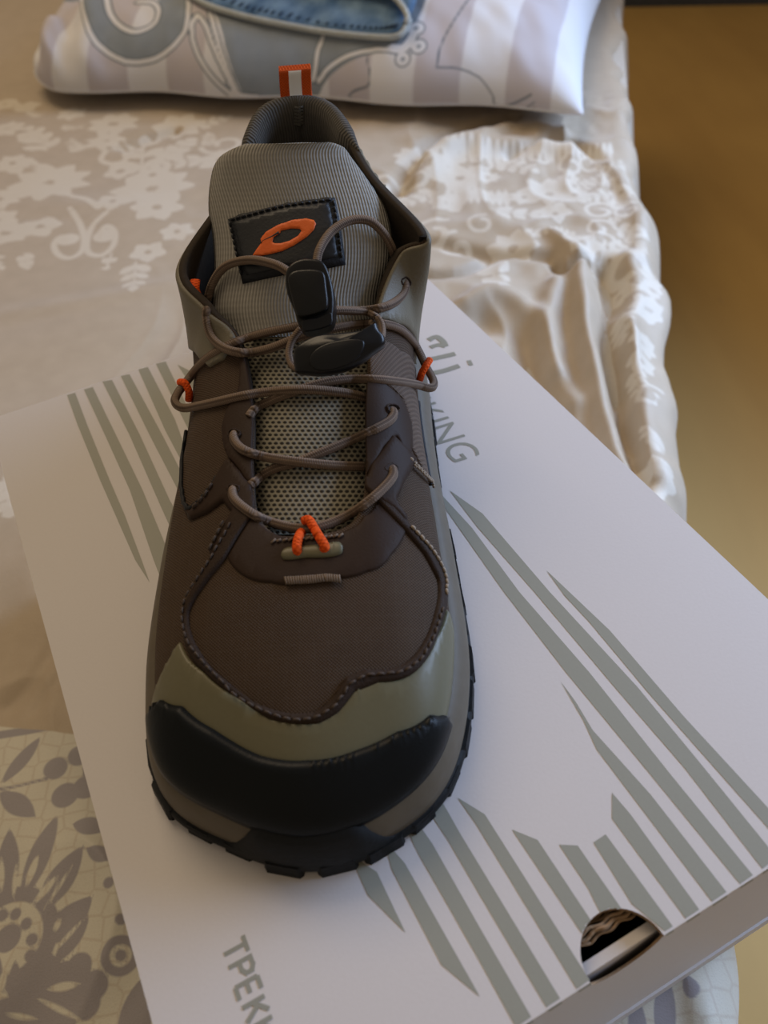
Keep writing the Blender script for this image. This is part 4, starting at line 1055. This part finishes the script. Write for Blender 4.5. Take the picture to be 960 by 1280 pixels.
W1 = [[(100, -30), (104, 14), (118, 50), (145, 72), (170, 78), (200, 70), (228, 44), (235, 15), (234, -30)],
      [(133, -30), (134, 2), (142, 24), (160, 38), (178, 38), (194, 28), (198, 12), (190, 3), (172, 2)],
      [(246, 18), (240, 34), (244, 60), (262, 92), (285, 115), (303, 128)], [(246, 18), (256, 30), (268, 62), (282, 92), (297, 122)], [(262, 14), (272, 50), (286, 92), (303, 128)], [(303, 128), (280, 138), (262, 150)],
      [(404, 44), (396, 70), (392, 100)], [(398, 102), (414, 82), (440, 68), (470, 62), (492, 62)]]
for w in W1: L_.line(w, 9.2)
for w in W1: O_.line(w, 5.4)
O_.line(W1[0], 5.6)
Wb = [((520, 35), 9), ((523, 58), 9), ((503, 74), 9)]
for c, r in Wb: L_.circ(c, r+1.8); O_.circ(c, r)
L_.line([(490, 60), (505, 60), (516, 45)], 15); O_.line([(490, 60), (505, 60), (516, 45)], 11)
Dh = Field(XM, YM, pp)
for c, r in Wb: Dh.circ((c[0], c[1]), 3.0)
for w in ([(418, 140), (440, 116), (462, 104), (458, 70)], [(545, 84), (552, 55), (566, 28), (585, 0), (600, -20)], [(545, 84), (575, 86), (600, 98), (616, 120), (620, 136), (645, 128), (664, 118)], [(622, 142), (650, 138), (668, 128)], [(630, 148), (655, 144), (668, 134)]): L_.line(w, 2.6)
Sx = Field(XM, YM, pp)   # lavender stripes of the case
xs = [pp((x, 130))[0] for x in (45, 75, 118, 165, 222, 300)]
def pillow_mat():
    t = NT('pillow_case', .9, .12); at = lambda n: t.n('ShaderNodeAttribute', attribute_name=n).outputs['Fac']; e = lambda v, w=.0007: t.ramp(v, -w, w)
    x = at('stripe_x'); fr_ = t.math('FRACT', t.math('DIVIDE', t.math('ADD', x, 5.0+.006), .098)); st = t.ramp(t.math('ABSOLUTE', t.math('SUBTRACT', fr_, .5)), .235, .265)
    c = t.mix(st, (.66, .655, .67), (.50, .465, .485))
    n2 = t.noise(1000, 2, t.coords()); n3 = t.noise(50, 4, t.coords())
    blue = t.mix(n3, (.20, .228, .255), (.275, .305, .335)); 
    c = t.mix(e(at('fill_a')), c, blue); c = t.mix(e(at('line_a')), c, (.14, .165, .19)); c = t.mix(e(at('white_a')), c, (.66, .655, .665)); c = t.mix(e(at('hole_a')), c, (.25, .28, .31))
    t.color(c); t.bump(n2, .0001); return t.m
NT_ = nu_*nv_
pillow = mk('pillow', np.vstack([ptop, PB.reshape(-1, 3)]), pf+[tuple(i+NT_ for i in f[::-1]) for f in pf], pillow_mat(), None, True, base=tuple(pc+pd*PDp/2+z1*(ZB+.003)))
tag(pillow, 'white and lavender striped pillow with blue-grey printed shapes lying across the bed behind the shoe', 'pillow')
for nm, arr in (('fill_a', D_.v), ('white_a', O_.v), ('line_a', L_.v), ('hole_a', Dh.v), ('stripe_x', XM)):
    A = pillow.data.attributes.new(nm, 'FLOAT', 'POINT'); A.data.foreach_set('value', np.concatenate([arr.ravel(), arr.ravel()*0+(-.02 if nm != 'stripe_x' else 0)]).astype(np.float32))
gg = Geo(); rim_ = np.concatenate([PT[:, 0], PT[-1, 1:], PT[::-1, -1][1:], PT[0, ::-1][1:]]); rim_ = rim_[::4]
gg.tube(rim_, .0012, n=6); gg.make('seam', M['reflect'] if False else plain('pillow_seam', (.6, .59, .6), .9, .1), pillow)

# ---- jeans leg lying on the pillow
def denim():
    t = NT('blue_denim', .9, .1); v = t.coords('Object'); n = t.noise(38, 5, v); f = t.noise(900, 3, v)
    c = t.mix(t.ramp(n, .35, .7), (.05, .105, .20), (.19, .30, .43)); c = t.mix(t.math('MULTIPLY', t.ramp(f, .4, .7), .35), c, (.05, .10, .19))
    t.color(c); t.bump(f, .0004); return t.m
M['denim'] = denim(); M['denim_dark'] = plain('denim_inside', (.035, .055, .095), .95, .05, 600, .3); M['hem'] = plain('faded_hem', (.40, .42, .40), .9, .1, 300, .3, .0006)
cp = caster(pbv)
def cps(P):
    A, B = cp(P); B = B*.15+np.array([0, -.15, .85]); B /= np.linalg.norm(B, axis=1)[:, None]; return A, B
jb = cps([(400, 20)])[0][0]
jeans = thing('jeans', 'faded blue denim jeans leg with pale frayed hem lying on the pillow', 'jeans', jb)
low = [(222, -46), (234, -4), (262, 12), (300, 24), (340, 33), (400, 44), (450, 50), (488, 52), (504, 46), (512, 30), (516, -46)]
decal('leg_back', low, cps, .004, M['denim'], jeans, 9, lift=.001, label='lower denim layer')
upl = [(215, -60), (238, -30), (300, -10), (400, -4), (452, 2), (488, 12), (505, 28), (511, 42), (519, 22), (527, -8), (535, -60)]
decal('leg_front', upl, cps, .004, M['denim'], jeans, 9, lift=.013, label='upper denim layer curving over the opening')
def on_p(P, l): A, B = cps(P); return A+B*l
gg = Geo(); gg.tube(on_p(smooth_path(low[1:10], 5), .0045), .0034, n=8); gg.tube(on_p(smooth_path([(388, -5), (452, 2), (488, 12), (505, 28), (511, 42), (508, 47)], 5), .0155), .0032, n=8)
gg.make('hem', M['hem'], jeans)
gg = Geo(); Hs = on_p(smooth_path([(244, -10), (300, 14), (350, 25), (420, 38), (470, 42), (496, 40)], 12), .0055)
for k in range(0, len(Hs)-1, 2):
    gg.tube([Hs[k], Hs[k]+pd*.008+pe*.003+z1*.001, Hs[k]+pd*.017+pe*.004], [.0018, .0024, .001], n=6, flat=.5)
o = gg.make('hem_puckers', M['denim_dark'], jeans); o['kind'] = 'stuff'

# ================================================================== ROOM
ZF = -.62
def floor_mat():
    t = NT('varnished_floor', .6, .3); v = t.coords('Object'); st = t.n('ShaderNodeMapping', {'Vector': v, 'Scale': (1.2, .35, 1), 'Rotation': (0, 0, .25)}).outputs[0]
    n = t.noise(3.2, 6, st); n2 = t.noise(14, 5, st); 
    c = t.mix(t.ramp(n, .3, .7), (.40, .245, .078), (.50, .32, .105)); c = t.mix(t.math('MULTIPLY', t.ramp(n2, .35, .75), .35), c, (.36, .22, .07))
    s = t.noise(2.1, 2, t.coords('Object', (3.1, 1.7, 1))); sc = t.ramp(t.math('ABSOLUTE', t.math('SUBTRACT', s, .5)), .004, .0); k = t.ramp(t.noise(7, 3, v), .62, .68)
    c = t.mix(t.math('MULTIPLY', t.math('MULTIPLY', sc, k), .55), c, (.16, .11, .10)); t.color(c); t.bump(n2, .0006); return t.m
gg = Geo(); gg.box((.4, .8, ZF-.01), (2.6, 0, 0), (0, 2.4, 0), (0, 0, .01)); o = gg.make('floor', floor_mat(), None, False); o['kind'] = 'structure'; o['label'] = 'orange brown varnished floor'
wa, wb = pt((790, 10), ZF), pt((960, 13), ZF); wd = wb-wa; wd /= np.linalg.norm(wd); wd = P_*1.0
wm = (wa+wb)/2; wn = np.array([-wd[1], wd[0], 0]); 
if wn[1] < 0: wn = -wn
gg = Geo(); gg.box(wm+wn*.05+z1*.06-wd*.6, wd*2.6, wn*.02, z1*.06); o = gg.make('baseboard_back', plain('dark_blue_grey_board', (.045, .050, .062), .6, .3, 60, .3), None, False); o['kind'] = 'structure'; o['label'] = 'dark blue-grey skirting at the far end of the floor'
gg = Geo(); gg.box(wm+wn*.10+z1*1.2-wd*.6, wd*2.6, wn*.03, z1*1.2); o = gg.make('wall_back', plain('wall_paint', (.42, .38, .33), .9, .1, 60, .1), None, False); o['kind'] = 'structure'
